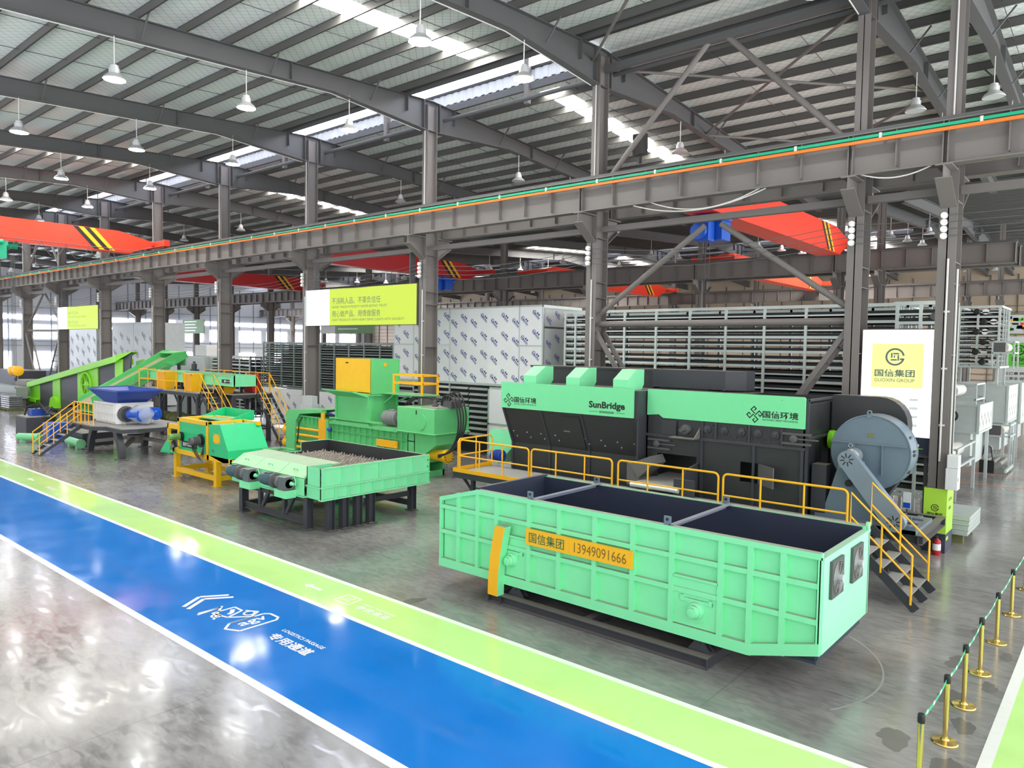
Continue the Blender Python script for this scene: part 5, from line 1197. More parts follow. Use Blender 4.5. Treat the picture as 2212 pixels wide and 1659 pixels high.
# ------------------------------------------------------------------ baler
def baler():
    t = thing('baling_press', 'green horizontal baling press with a yellow fronted feed hopper', 'baling press', (-26.5, 22, 0))
    y = 21.3
    # main chamber with rib grid
    def grid(name, x0, x1, z0, z1, nx, zs, yf=y, d=.09):
        g = G(); g.box(x0, x1, yf+d, 22.9, z0, z1)
        for k in range(nx+1): x = x0+.03+(x1-x0-.06)*k/nx; g.box(x-.025, x+.025, yf, yf+d, z0, z1)
        for zz in zs: g.box(x0, x1, yf-.0, yf+d, zz-.02, zz+.02)
        return g.build(name, M_mint2, t)
    grid('main_chamber', -29.6, -23.6, .5, 1.85, 14, (.52, 1.02, 1.5, 1.83))
    g = G(); g.box(-29.65, -23.6, 21.2, 21.35, 1.83, 1.95); g.box(-29.6, -25.8, 21.15, 21.3, 2.1, 2.16); g.build('chamber_flange', M_mint2, t)
    pl = G().box(-26.1, -24.7, 21.22, 21.3, 1.1, 1.42).build('name_plate', M_yel, t)
    # gate end at the left
    g = G(); pr = [(-33.4, .15), (-33.4, 1.75)]
    for k in range(1, 7): a = math.pi-math.pi/2*k/6; pr.append((-33.0+.45*math.cos(a), 1.85+.45*math.sin(a)))
    pr += [(-30.6, 2.42), (-30.3, 2.42), (-30.3, 2.3), (-32.2, 2.12), (-32.55, 1.7), (-32.65, .15)]
    g.prism([(x, y-.1, z) for x, z in pr], (0, .3, 0)); g.prism([(x, y+1.4, z) for x, z in pr], (0, .3, 0))
    g.build('gate_frame', M_mint2, t)
    g = G(); n = len(pr); g.prism([(-33.38, y+.0, 1.9), (-33.0, y+.0, 2.3), (-30.3, y, 2.44), (-30.3, y, 2.4), (-33.0, y, 2.24), (-33.3, y, 1.85)], (0, 1.5, 0)); g.build('gate_cap', M_mint2, t)
    g = G(); g.box(-32.6, -30.1, y+.15, y+1.4, .3, 2.0)
    for k in range(6): x = -32.4+.38*k; g.box(x-.02, x+.02, y+.02, y+.15, 1.6, 2.0)
    g.box(-32.5, -30.2, y, y+.15, 1.98, 2.04); g.build('gate_door', M_mint2, t)
    for zz in (.42, .72, 1.05, 1.38): G().tube((-32.5, y-.02, zz), (-30.45, y-.02, zz), .07, 12).build('tie_rod', M_yel, t, True)
    g = G(); g.box(-30.55, -29.95, y-.1, y+.05, .2, 1.98); g.build('clamp_plate', M_yel, t)
    g = G(); g.box(-29.95, -29.75, y-.1, y+.3, .2, 1.95); g.build('clamp_side', M_mint2, t)
    g = G(); g.tube((-30.3, y, 1.95), (-30.3, y, 2.3), .11, 12); g.build('clamp_cylinder', M_yel, t, True)
    g = G(); g.lathe((-29.75, y-.1, 1.55), (1, 0, 0), [(.05, 0), (.1, .03), (.1, .2), (.05, .25)], 12); g.build('small_motor', M_blue, t, True)
    for zz in (.55, 1.2):
        g = G(); g.lathe((-33.4, y+.1, zz), (-1, 0, 0), [(.2, 0), (.2, .25), (.23, .26), (.23, .32), (.1, .34)], 16); g.box(-33.6, -33.35, y-.1, y+.3, zz+.24, zz+.32); g.build('gate_ram', M_yel, t, True)
    G().path([(-31.9, y-.1, 1.98), (-32.15, y-.14, 1.7), (-32.25, y-.14, 1.0), (-32.35, y-.14, .6)], .03, 8).build('hose', M_rubber, t, True)
    # feed tower: lower box, tray lip, hopper
    g = G(); x0, x1 = -29.3, -26.75; g.box(x0, x1, 21.35, 23.0, 1.95, 3.35)
    for x in (x0, x1-.08): g.box(x, x+.1, 21.27, 21.35, 2.0, 3.35)
    for yy in (21.35, 22.9): g.box(x1, x1+.07, yy, yy+.1, 2.0, 3.35)
    g.box(x0-.08, x1+.1, 21.25, 23.05, 3.3, 3.36); g.box(x0-.1, x1+.1, 21.2, 23.05, 1.95, 2.02); g.build('feed_neck', M_mint2, t)
    g = G(); g.box(x0, x1, 21.4, 23.0, 3.36, 5.0); g.box(x1, x1+.04, 21.36, 23.05, 3.4, 5.03); g.box(x1, x1+.08, 21.36, 21.46, 3.4, 5.0); g.box(x1, x1+.08, 22.95, 23.05, 3.4, 5.0)
    hb = g.build('feed_hopper', M_mint2, t)
    g = G(); g.box(x0-.02, x0+1.62, 21.33, 21.4, 3.45, 5.02); g.box(x0+1.62, x1+.02, 21.33, 21.4, 3.4, 5.02); g.box(x0-.02, x1, 21.33, 21.4, 3.42, 3.46); dr = g.build('hopper_front', M_yel2, hb)
    G().box(-28.55, -28.35, 21.32, 21.335, 4.78, 4.84).build('front_slot', M_rubber, hb); G().lathe((x1+.045, 22.2, 4.75), (1, 0, 0), [(.1, 0), (.1, .01)], 14).build('side_badge', M_yel, hb)
    g = G(); g.hexa([(x0-.35, 20.75, 3.5), (x1-.4, 20.65, 3.48), (x1, 21.35, 3.2), (x0, 21.35, 3.2)], [(x0-.35, 20.75, 3.54), (x1-.4, 20.65, 3.52), (x1, 21.35, 3.38), (x0, 21.35, 3.38)]); g.build('tray_lip', M_mint2, t)
    g = G(); g.box(x1, -23.9, 22.0, 23.05, 3.4, 3.46); g.bar((x1, 22.2, 2.95), (x1+.7, 22.2, 3.4), .06, .06); g.bar((x1, 22.9, 2.95), (x1+1.2, 22.9, 3.4), .06, .06); g.build('side_platform', M_mint2, t)
    g = G(); g.box(-30.4, x0, 22.2, 22.9, 3.3, 3.5); g.build('rear_bracket', M_mint2, t)
    g = G()
    for a, b in (((-25.9, 22.05), (-24.1, 22.95)), ):
        for X in ((-25.9, 22.05), (-24.0, 22.05), (-24.0, 23.0)): g.box(X[0]-.04, X[0]+.04, X[1]-.04, X[1]+.04, 3.46, 4.35)
        for zz in (3.95, 4.32): g.box(-25.9, -24.0, 22.02, 22.08, zz-.04, zz+.04); g.box(-24.04, -23.96, 22.05, 23.0, zz-.04, zz+.04); g.box(-26.7, -24.0, 22.97, 23.03, zz-.04, zz+.04)
    g.build('platform_rail', M_yel, t)
    g = G(); g.box(-30.3, -30.2, 22.3, 22.4, 3.5, 4.35); g.box(-30.3, x0, 22.3, 22.38, 4.27, 4.35); g.box(-30.3, x0, 22.3, 22.38, 3.9, 3.98); g.build('rear_rail', M_yel, t)
    # power pack at the right: tank, motor, pump, hoses
    g = G(); g.box(-24.55, -22.2, 21.1, 23.2, 1.95, 3.0); g.box(-24.6, -22.15, 21.05, 23.25, 1.9, 1.96); tk = g.build('oil_tank', M_mint2, t, bevel=.02)
    g = G(); g.lathe((-23.05, 21.1, 2.42), (0, -1, 0), [(.36, 0), (.36, .03)], 28)
    for k in range(16): a = k*math.pi/8; g.tube((-23.05+.32*math.cos(a), 21.07, 2.42+.32*math.sin(a)), (-23.05+.32*math.cos(a), 21.055, 2.42+.32*math.sin(a)), .014, 6)
    g.build('tank_cover', M_mint2, tk, True)
    G().box(-23.33, -23.28, 21.08, 21.1, 2.72, 2.9).build('level_gauge', M_rubber, tk)
    G().box(-23.2, -22.3, 21.3, 22.2, 3.0, 3.05).build('tank_lid', M_concr, tk)
    g = G()
    for (x, yy, r, h) in ((-22.9, 21.8, .12, .3), (-22.5, 22.1, .1, .35), (-23.4, 22.3, .14, .25), (-22.4, 22.8, .12, .3), (-23.0, 22.5, .1, .4)): g.lathe((x, yy, 3.02), (0, 0, 1), [(r, 0), (r*1.1, h*.4), (r*.7, h*.5), (r*.7, h)], 12)
    g.box(-22.7, -22.1, 22.0, 22.6, 3.0, 3.3); g.build('valve_block', M_steel_d, tk, True)
    g = G(); g.box(-26.3, -24.6, 21.15, 22.2, 1.83, 2.0); g.build('motor_base', M_mint2, t)
    motor(t, 'pump_motor', (-26.0, 21.65, 2.38), (1, 0, 0), .34, 1.1, (M_motg, None)); g = G(); g.lathe((-24.95, 21.65, 2.38), (1, 0, 0), [(.25, 0), (.28, .05), (.28, .3), (.2, .35)], 18); g.build('pump_coupling', M_motg, t, True)
    motor(t, 'rear_motor', (-25.7, 22.7, 2.5), (1, 0, 0), .32, 1.0, (M_steel_d, None))
    for k in range(4):
        d = .15*k
        pts = [(-22.7+.02*k, 22.0+.12*k, 3.1), (-22.5+.05*k, 21.95+.12*k, 3.5+d*.35), (-21.95+d*.5, 21.9+.1*k, 3.45+d*.3), (-21.5+d*.4, 21.8+.1*k, 2.7), (-21.45+d*.3, 21.7+.06*k, 1.9), (-21.75+d*.2, 21.55, 1.25), (-22.3, 21.45, .95+.03*k)]
        P = []
        for i in range(len(pts)-1):
            for q in range(5):
                f = q/5; p0, p1, p2, p3 = [Vector(pts[max(0, min(len(pts)-1, i+o))]) for o in (-1, 0, 1, 2)]
                P.append(.5*((2*p1)+(p2-p0)*f+(2*p0-5*p1+4*p2-p3)*f*f+(3*p1-p0-3*p2+p3)*f**3))
        P.append(Vector(pts[-1])); G().path(P, .04, 8).build('hydraulic_hose', M_rubber, t, True)
    for k in range(2):
        P = [Vector((-24.7+.0*k, 21.7+.2*k, 2.7)), Vector((-24.65, 21.7+.2*k, 3.1)), Vector((-24.3, 21.8+.2*k, 3.38)), Vector((-23.5, 22+.2*k, 3.4)), Vector((-22.9, 22+.2*k, 3.25))]
        G().path(P, .045, 8).build('hydraulic_hose', M_rubber, t, True)
    # ram and end stand
    g = G(); pr = [(-24.1, 1.92), (-22.3, 1.92), (-22.3, 1.45), (-23.1, .95), (-23.1, .6), (-24.1, .5)]; g.prism([(x, y, z) for x, z in pr], (0, 1.4, 0)); g.build('ram_housing', M_mint2, t)
    G().lathe((-23.6, 21.75, .98), (1, 0, 0), [(.25, 0), (.25, 1.45), (.29, 1.46), (.29, 1.62), (.2, 1.63)], 22).build('main_ram', M_yel2, t, True)
    g = G()
    for k in range(12): a = k*math.pi/6; g.tube((-21.97, 21.75+.24*math.cos(a), .98+.24*math.sin(a)), (-21.94, 21.75+.24*math.cos(a), .98+.24*math.sin(a)), .022, 6)
    g.build('flange_bolt', M_rubber, t)
    g = G(); g.box(-23.85, -23.0, 21.4, 21.5, 0, .9); g.box(-23.85, -23.0, 22.4, 22.5, 0, .9); g.box(-23.05, -23.0, 21.4, 22.5, 0, .25); g.box(-23.85, -23.8, 21.4, 22.5, 0, .9); g.build('end_stand', M_mint2, t)
    g = G()
    for x in (-33, -30, -27, -24.5): g.box(x-.15, x+.15, 21.35, 22.9, 0, .5)
    g.build('foot', M_mint2, t)
baler()

# ------------------------------------------------------------------ lime vibrating screen, left
def lime_screen():
    t = thing('vibrating_screen', 'bright lime and dark grey inclined vibrating screen with a round drive hub', 'screening machine', (-61, 21.4, 0))
    ya, yb = 20.7, 22.1
    TL, TR = (-71.4, 2.09), (-50.95, 4.97)
    def top(x): return TL[1]+(TR[1]-TL[1])*(x-TL[0])/(TR[0]-TL[0])
    def bot(x): return .05 if x < -65.5 else .05+(x+65.5)*.165
    M_anth = mat('anthracite', (62, 64, 70), .5, var=.08)
    for yy, nm in ((ya, 'near'), (yb, 'far')):
        g = G(); P = [(-68.9, .03), (-65.5, .05), (-51.6, bot(-51.6)+.3), (-50.95, 4.95), (-52.9, top(-52.9)-.3), (-68.9, top(-68.9)-.1)] if nm == 'near' else [(-68.9, .03), (-65.5, .05), (-54.6, bot(-54.6)+.3), (-54.6, top(-54.6)), (-68.9, top(-68.9)-.1)]
        g.prism([(x, yy, z) for x, z in P], (0, .06, 0)); g.build(nm+'_side_plate', M_anth, t)
        for (xa, xb, zl) in ((-65.8, -64.2, .75), (-60.5, -56.6, None), (-53.6, -52.3, 2.5)):
            za, zb_ = (zl if zl else bot(xa)+.15), (zl if zl else bot(xb)+.15); g = G()
            g.hexa([(xa, yy-.05, za), (xb, yy-.05, zb_), (xb, yy, zb_), (xa, yy, za)], [(xa, yy-.05, top(xa)-.3), (xb, yy-.05, top(xb)-.3), (xb, yy, top(xb)-.3), (xa, yy, top(xa)-.3)])
            g.build('side_panel', M_lime, t)
    for yy in (ya-.25, yb-.1):
        e = -52.9 if yy < 21 else -54.6; zt_ = top(e); g = G(); g.hexa([(-71.4, yy, 1.65), (e, yy, zt_-.42), (e, yy+.3, zt_-.42), (-71.4, yy+.3, 1.65)], [(-71.4, yy, 2.09), (e, yy, zt_), (e, yy+.3, zt_), (-71.4, yy+.3, 2.09)]); g.build('top_rail', M_lime, t)
    g = G(); g.hexa([(-52.95, ya-.25, 4.3), (-50.95, ya-.05, 4.93), (-51.2, ya+.5, 4.95), (-54.6, yb, 4.6)], [(-52.95, ya-.25, 4.74), (-50.95, ya-.05, 5.0), (-51.2, ya+.5, 5.03), (-54.6, yb, 4.9)]); g.build('feed_lip', M_lime, t)
    g = G()
    for yy in (ya, yb): g.prism([(-71.4, yy, .05), (-71.4, yy, 1.7), (-68.9, yy, 1.95), (-68.9, yy, .1)], (0, .06, 0))
    g.box(-72.0, -68.9, ya-.3, yb, .75, .85); g.box(-72.1, -69, ya-.35, ya-.28, .55, .85); g.box(-71.7, -68.9, ya-.1, yb, .02, .12); g.build('discharge_end', M_lime, t)
    c = (-58.65, ya-.1, 2.44)
    g = G(); g.ring(c, (0, 1, 0), .88, .1, 32, 8); g.lathe((c[0], c[1]+.08, c[2]), (0, -1, 0), [(.34, 0), (.3, .1), (.14, .14), (.1, .2)], 18)
    for k in range(6): a = k*math.pi/3; g.bar(c, (c[0]+.85*math.cos(a), c[1], c[2]+.85*math.sin(a)), .05, .1, (0, 1, 0))
    g.build('drive_hub', M_lime, t, True)
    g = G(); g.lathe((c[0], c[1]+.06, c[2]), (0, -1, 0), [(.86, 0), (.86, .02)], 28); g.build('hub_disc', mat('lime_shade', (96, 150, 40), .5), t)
    for x, zc in ((-65.0, .75), (-53.0, 2.3)):
        g = G(); pts = [(x-.8, ya-.35, zc-.4), (x+.85, ya-.35, zc-.4)]
        for k in range(7): a = math.pi*k/6; pts.append((x+.1+.7*math.cos(a), ya-.35, zc+.05+.45*math.sin(a)))
        g.prism(pts, (0, .35, 0)); g.build('spring_seat', M_lime, t)
        if zc > 1:
            for dx in (-.4, .4): g = G(); g.lathe((x+dx, ya-.18, 1.4), (0, 0, 1), [(.16, 0), (.16, zc-1.75)], 10); g.build('spring', M_steel_d, t, True)
    g = G()
    for yy in (ya-.15, yb+.1):
        g.bar((-64, yy, .16), (-51.5, yy, .16), .3, .3); g.box(-53.3, -52.8, yy-.15, yy+.15, 0, 1.4); g.bar((-63, yy, .3), (-53.5, yy, 1.5), .25, .25)
    g.build('base_frame', M_black2, t)
    g = G(); g.hexa([(-68.9, ya+.1, .8), (-51.6, ya+.1, 3.2), (-51.6, yb, 3.2), (-68.9, yb, .8)], [(-68.9, ya+.1, .86), (-51.6, ya+.1, 3.26), (-51.6, yb, 3.26), (-68.9, yb, .86)]); g.build('screen_deck', M_steel_d, t)
    # clutter between the screen and the shredder
    p = thing('hydraulic_power_unit', 'black hydraulic power unit with hoses and a light green cylinder at far left', 'power unit', (-49.6, 14.6, 0))
    G().box(-50.6, -48.7, 13.9, 15.5, 0, 1.15).build('tank', M_black2, p, bevel=.02); G().box(-50.55, -48.75, 13.95, 15.45, 1.15, 1.2).build('tank_top', M_concr, p)
    G().box(-50.7, -50.62, 13.95, 14.9, .2, .95).build('side_cooler', M_galv, p)
    for k in range(6): G().path([(-50+.2*k, 14.2+.15*k, 1.2), (-49.9+.2*k, 14.3+.2*k, 1.7), (-49.3+.2*k, 14.8, 1.9-.1*k), (-48.5+.1*k, 15.1, 1.3), (-48.2, 15.3, .6)], .045, 6).build('hose', M_rubber, p, True)
    G().box(-49.8, -49.1, 14.3, 15.2, 1.2, 1.6).build('valve_bank', M_blue, p)
    for lab, a, b in (('light green hydraulic cylinder lying left of the shredder stair', (-46.9, 13.0, .3), (-45.9, 13.75, .3)), ('light green hydraulic cylinder lying right of the shredder stair', (-43.6, 14.4, .3), (-41.5, 14.3, .3))):
        g = G(); A, B = Vector(a), Vector(b); d = B-A; g.lathe(A, d, [(.2, 0), (.2, d.length-.1), (.24, d.length-.1), (.24, d.length), (.1, d.length+.02)], 18)
        for f in (.2, .8): q = A+d*f; g.box(q.x-.12, q.x+.12, q.y-.12, q.y+.12, 0, q.z)
        tag(g.build('hydraulic_cylinder', mat('pale_green', (128, 206, 150), .4) if 'left of' in lab else bpy.data.materials['pale_green'], smooth=True), lab, 'cylinder')
    tag(G().box(-46.6, -45.5, 14.1, 15.1, 0, 1.05).build('blue_cabinet', M_blue2), 'blue machine cabinet behind the shredder stair', 'cabinet')
    tag(G().box(-45.2, -42.6, 14.75, 16.3, .0, .7).build('black_skid_unit', M_black2), 'low black machine skid behind the shredder stair', 'machine')
lime_screen()

# ------------------------------------------------------------------ inclined conveyor and sorting platform
def conveyor():
    t = thing('inclined_conveyor', 'green inclined conveyor with a brown belt, rising behind the blue funnel towards the sorting platform', 'conveyor', (-50, 20.5, 0))
    xl, xr = -51.0, -48.85
    g = G(); g.prism([(xr, y, z) for y, z in ((17.4, 2.2), (22.6, 4.94), (23.3, 5.07), (23.5, 4.7), (22.25, 3.95), (21.0, 3.15), (17.6, 1.25))], (.07, 0, 0)); sc = g.build('side_cover', M_conv, t)
    g = G(); g.prism([(xl, y, z) for y, z in ((18.9, 2.86), (22.77, 5.11), (23.4, 5.08), (23.5, 4.65), (19.0, 2.5), (17.6, 1.3), (17.4, 2.05))], (.07, 0, 0)); g.build('side_cover', M_conv, t)
    def slab(ya, za, yb, zb_, th, M, nm, x0=xl+.07, x1=xr): G().hexa([(x0, ya, za), (x1, ya, za), (x1, yb, zb_), (x0, yb, zb_)], [(x0, ya, za+th), (x1, ya, za+th), (x1, yb, zb_+th), (x0, yb, zb_+th)]).build(nm, M, t)
    slab(17.5, 1.75, 22.55, 4.55, .06, mat('belt_brown', (150, 140, 112), .7), 'belt'); slab(22.5, 4.9, 23.38, 5.0, .07, M_conv, 'head_cover', xl+.07, xr); slab(23.3, 4.1, 23.36, 4.1, .85, M_conv, 'head_plate', xl+.07, xr); slab(17.5, 1.2, 22.3, 3.9, .05, M_conv, 'bottom_cover')
    for dz in (.55, .95): G().bar((xr+.1, 17.5, 2.25-dz), (xr+.1, 22.0, 4.62-dz), .05, .08).build('side_rail', M_concr, t)
    for f in (.2, .65, .95): y = 18.2+4.2*f; z = 2.1+2.25*f; G().prism([(xr+.07, y-.35, z+.05), (xr+.07, y+.4, z+.2), (xr+.07, y+.4, z-.15)], (.05, 0, 0)).build('gusset', M_mint2, t)
    for y, h in ((18.2, 1.55), (22.9, 4.2)):
        for x in (xl+.1, xr-.05): g = G(); g.box(x-.08, x+.08, y-.08, y+.08, 0, h); g.box(x-.15, x+.15, y-.15, y+.15, 0, .02); g.build('support', M_black2, t)
    g = G(); g.box(-46.2, -45.7, 22.35, 22.7, 2.81, 3.95); g.lathe((-45.95, 22.5, 3.95), (0, 0, 1), [(.16, 0), (.16, .35), (.08, .36), (.08, .5)], 12); tag(g.build('gear_drive', M_black2), 'black upright gear drive beside the head of the inclined conveyor', 'drive')
conveyor()
def sorting_platform():
    t = thing('sorting_platform', 'raised steel sorting platform on black legs with yellow rails', 'platform', (-44, 21.3, 0))
    z = 2.8
    g = G(); g.box(-48.2, -40.3, 19.95, 20.9, z-.05, z); g.box(-48.2, -38.2, 22.3, 23.25, z-.05, z); g.box(-39.2, -38.2, 20.9, 22.3, z-.05, z); g.build('deck', M_concr, t)
    g = G()
    for y in (19.95, 20.85, 22.3, 23.2): g.box(-48.2, -40.3 if y < 21 else -38.2, y, y+.08, z-.25, z-.05)
    for x in (-48.1, -45.5, -43, -40.5): g.box(x-.05, x+.05, 20, 23.2, z-.25, z-.07)
    g.box(-38.3, -38.2, 20.9, 23.2, z-.25, z-.05)
    g.build('deck_frame', M_black2, t)
    for x in (-47.9, -45.3, -42.9, -40.6):
        for y in (20.1, 23.1):
            g = G(); g.box(x-.1, x+.1, y-.1, y+.1, 0, z-.25); g.box(x-.17, x+.17, y-.17, y+.17, 0, .02)
            for s in (-1, 1): g.bar((x, y, z-.9), (x+s*.6, y, z-.25), .07, .08)
            g.build('leg', M_black2, t)
    for y in (21.0, 23.15):
        g = G(); x = -38.3; g.box(x-.1, x+.1, y-.1, y+.1, 0, z-.25); g.box(x-.15, x+.15, y-.15, y+.15, 0, .02); g.bar((x, y, z-.9), (x-.6, y, z-.25), .07, .08); g.build('leg', M_black2, t)
    g = G(); g.box(-48, -38.3, 23.05, 23.15, .8, .9); g.box(-38.35, -38.25, 21, 23.1, 1.7, 1.85); g.box(-38.35, -38.25, 21, 23.1, .7, .8); g.box(-48, -40.6, 20.05, 20.15, .5, .6); g.build('tie', M_black2, t)
    for (x0, x1) in ((-48.1, -45.6), (-45.5, -43.1), (-43.0, -42.0), ):
        g = G(); g.path([(x0, 20, z), (x0, 20, z+1.15), (x1, 20, z+1.15), (x1, 20, z)], .028, 6); g.tube((x0, 20, z+.55), (x1, 20, z+.55), .023, 6)
        n = max(1, int((x1-x0)/1.2))
        for k in range(1, n): x = x0+(x1-x0)*k/n; g.tube((x, 20, z), (x, 20, z+1.15), .023, 6)
        g.build('guard_rail', M_yel, t)
    g = G(); g.path([(-48.15, 20, z), (-48.15, 20, z+1.15), (-48.15, 21, z+1.15), (-48.15, 21, z)], .028, 6); g.tube((-48.15, 20, z+.55), (-48.15, 21, z+.55), .023, 6); g.build('guard_rail', M_yel, t)
    for (x0, x1) in ((-46, -43.5), (-43.4, -40.9), (-40.8, -38.3)):
        g = G(); g.path([(x0, 23.2, z), (x0, 23.2, z+1.15), (x1, 23.2, z+1.15), (x1, 23.2, z)], .028, 6); g.tube((x0, 23.2, z+.55), (x1, 23.2, z+.55), .023, 6); g.tube(((x0+x1)/2, 23.2, z), ((x0+x1)/2, 23.2, z+1.15), .023, 6); g.build('guard_rail', M_yel, t)
    c = thing('sorting_conveyor', 'mint green horizontal sorting conveyor on top of the raised platform', 'conveyor', (-43.5, 21.6, 2.75))
    g = G(); g.box(-48.7, -38.1, 20.92, 20.98, 3.22, 3.86); g.box(-48.7, -38.1, 22.25, 22.31, 3.22, 3.86); g.box(-38.16, -38.1, 20.92, 22.31, 3.22, 3.86); g.box(-48.7, -38.1, 20.86, 20.92, 3.8, 3.88); g.box(-48.7, -38.1, 20.88, 20.92, 3.24, 3.3); g.build('side_frame', M_mint, c)
    G().box(-48.7, -38.16, 20.98, 22.25, 3.6, 3.68).build('belt', M_belt, c)
    G().box(-48.7, -38.1, 20.84, 20.98, 3.86, 3.9).build('top_strip', mat('strip_tan', (168, 168, 124), .6), c)
    g = G(); g.box(-39.4, -38.6, 20.88, 20.92, 3.4, 3.6); g.build('slot', M_rubber, c); g = G(); g.lathe((-39.0, 20.9, 3.5), (0, -1, 0), [(.08, 0), (.07, .06)], 12); g.tube((-39.0, 20.87, 3.5), (-38.3, 20.87, 3.5), .02, 6); g.build('belt_tensioner', M_galv, c)
    g = G()
    for x in (-47, -44.5, -42, -39.6):
        for y in (21.0, 22.2): g.box(x-.06, x+.06, y-.06, y+.06, 2.8 if y > 22.25 else 2.55, 3.25)
    g.build('foot', M_black2, c)
    for i, x in enumerate((-45.45, -42.05, -39.9)):
        k = .6 if i == 2 else 1
        b = thing('sorting_chute', ['yellow tapered chute bin on the platform, near its left end', 'yellow tapered chute bin on the platform beside the first stair', 'small yellow chute under the right end of the sorting conveyor'][i], 'bin', (x, 20.5, 2.8), 'yellow chutes on the sorting platform')
        z0, z1 = (2.8, 3.82) if i < 2 else (2.75, 3.15); y0 = 20.18 if i < 2 else 21.1
        g = G(); g.hexa([(x-.42*k, y0+.05, z0), (x+.42*k, y0+.05, z0), (x+.42*k, y0+.6, z0), (x-.42*k, y0+.6, z0)], [(x-.55*k, y0-.04, z1), (x+.55*k, y0-.04, z1), (x+.55*k, y0+.7, z1), (x-.55*k, y0+.7, z1)]); g.build('bin_body', M_yel, b)
        g = G(); g.box(x-.58*k, x+.58*k, y0-.07, y0-.03, z1-.04, z1+.02); g.box(x-.58*k, x-.54*k, y0-.07, y0+.7, z1-.04, z1+.02); g.box(x+.54*k, x+.58*k, y0-.07, y0+.7, z1-.04, z1+.02); g.build('bin_rim', M_yel2, b)
    stair('sorting_stair', 'long stair with yellow rails at the front of the sorting platform', (-40.3, 2.78), (-37.2, 0), 20.05, 20.85, 9, 1.1)
    stair('sorting_stair', 'long stair with yellow rails at the right end of the sorting platform', (-38.2, 2.78), (-35.6, 0), 22.3, 23.2, 9, 1.1)
    tag(G().box(-39.9, -38.9, 22.5, 23.0, 2.81, 3.85).build('red_cabinet', M_red2, bevel=.05), 'dark red machine part at the right end of the raised platform', 'machine part')
    random.seed(5)
    for k in range(14):
        x = -47.2+1.02*(k % 8)+random.uniform(-.1, .1); lv = k//8; y = 21.3+random.uniform(-.2, .2); z0 = .02+.62*lv
        g = G(); bmesh.ops.create_icosphere(g.bm, subdivisions=3, radius=.5)
        for v in g.bm.verts:
            n = math.sin(v.co.x*9+k)*math.sin(v.co.y*8)*math.sin(v.co.z*7+k); v.co = Vector((v.co.x*.95, v.co.y*1.3, max(-.3, v.co.z*.68)))*(1+.06*n)+Vector((x, y, z0+.3))
        tag(g.build('filled_sack', M_jute, smooth=True), 'dusty green filled sack under the raised platform, %s from the left in the %s layer' % (ordn(k % 8), 'lower' if lv == 0 else 'upper'), 'sack', 'sacks under the raised platform')
sorting_platform()
t = tag(G().hexa([(-36.8, 25.2, 0), (-33.2, 25.2, 0), (-33.2, 25.35, 0), (-36.8, 25.35, 0)], [(-36.8, 25.5, 1.75), (-33.2, 25.5, 1.45), (-33.2, 25.6, 1.45), (-36.8, 25.6, 1.75)]).build('blue_steel_sheet', M_blue), 'large dark blue steel panel leaning behind the second sorting stair', 'panel')
g = G(); g.lathe((-38.7, 24.1, .3), (1, 0, 0), [(.25, 0), (.3, 0), (.3, 3.0), (.25, 3.0), (.25, .05)], 20, False); tag(g.build('white_pipe', mat('pipe_white', (214, 208, 204), .5), smooth=True), 'thick white pipe lying on the floor behind the second sorting stair', 'pipe')
t = thing('electrical_cabinet', 'light grey electrical cabinet with a small box on top, beside the column behind the baler', 'cabinet', (-34.4, 23.3, .9))
cb = G().box(-34.85, -33.75, 23.0, 23.45, .9, 2.42).build('cabinet_body', M_cabg, t, bevel=.01); G().box(-34.7, -33.8, 23.05, 23.4, 2.42, 2.85).build('top_box', M_cabg, t, bevel=.01)
G().prism([(-34.35, 22.99, 1.95), (-34.2, 22.99, 1.95), (-34.275, 22.99, 2.08)], (0, .01, 0)).build('warning_triangle', M_yel2, cb)
g = G(); g.box(-34.8, -34.7, 23.1, 23.4, 0, .9); g.box(-33.9, -33.8, 23.1, 23.4, 0, .9); g.build('cabinet_stand', M_steel_d, t)
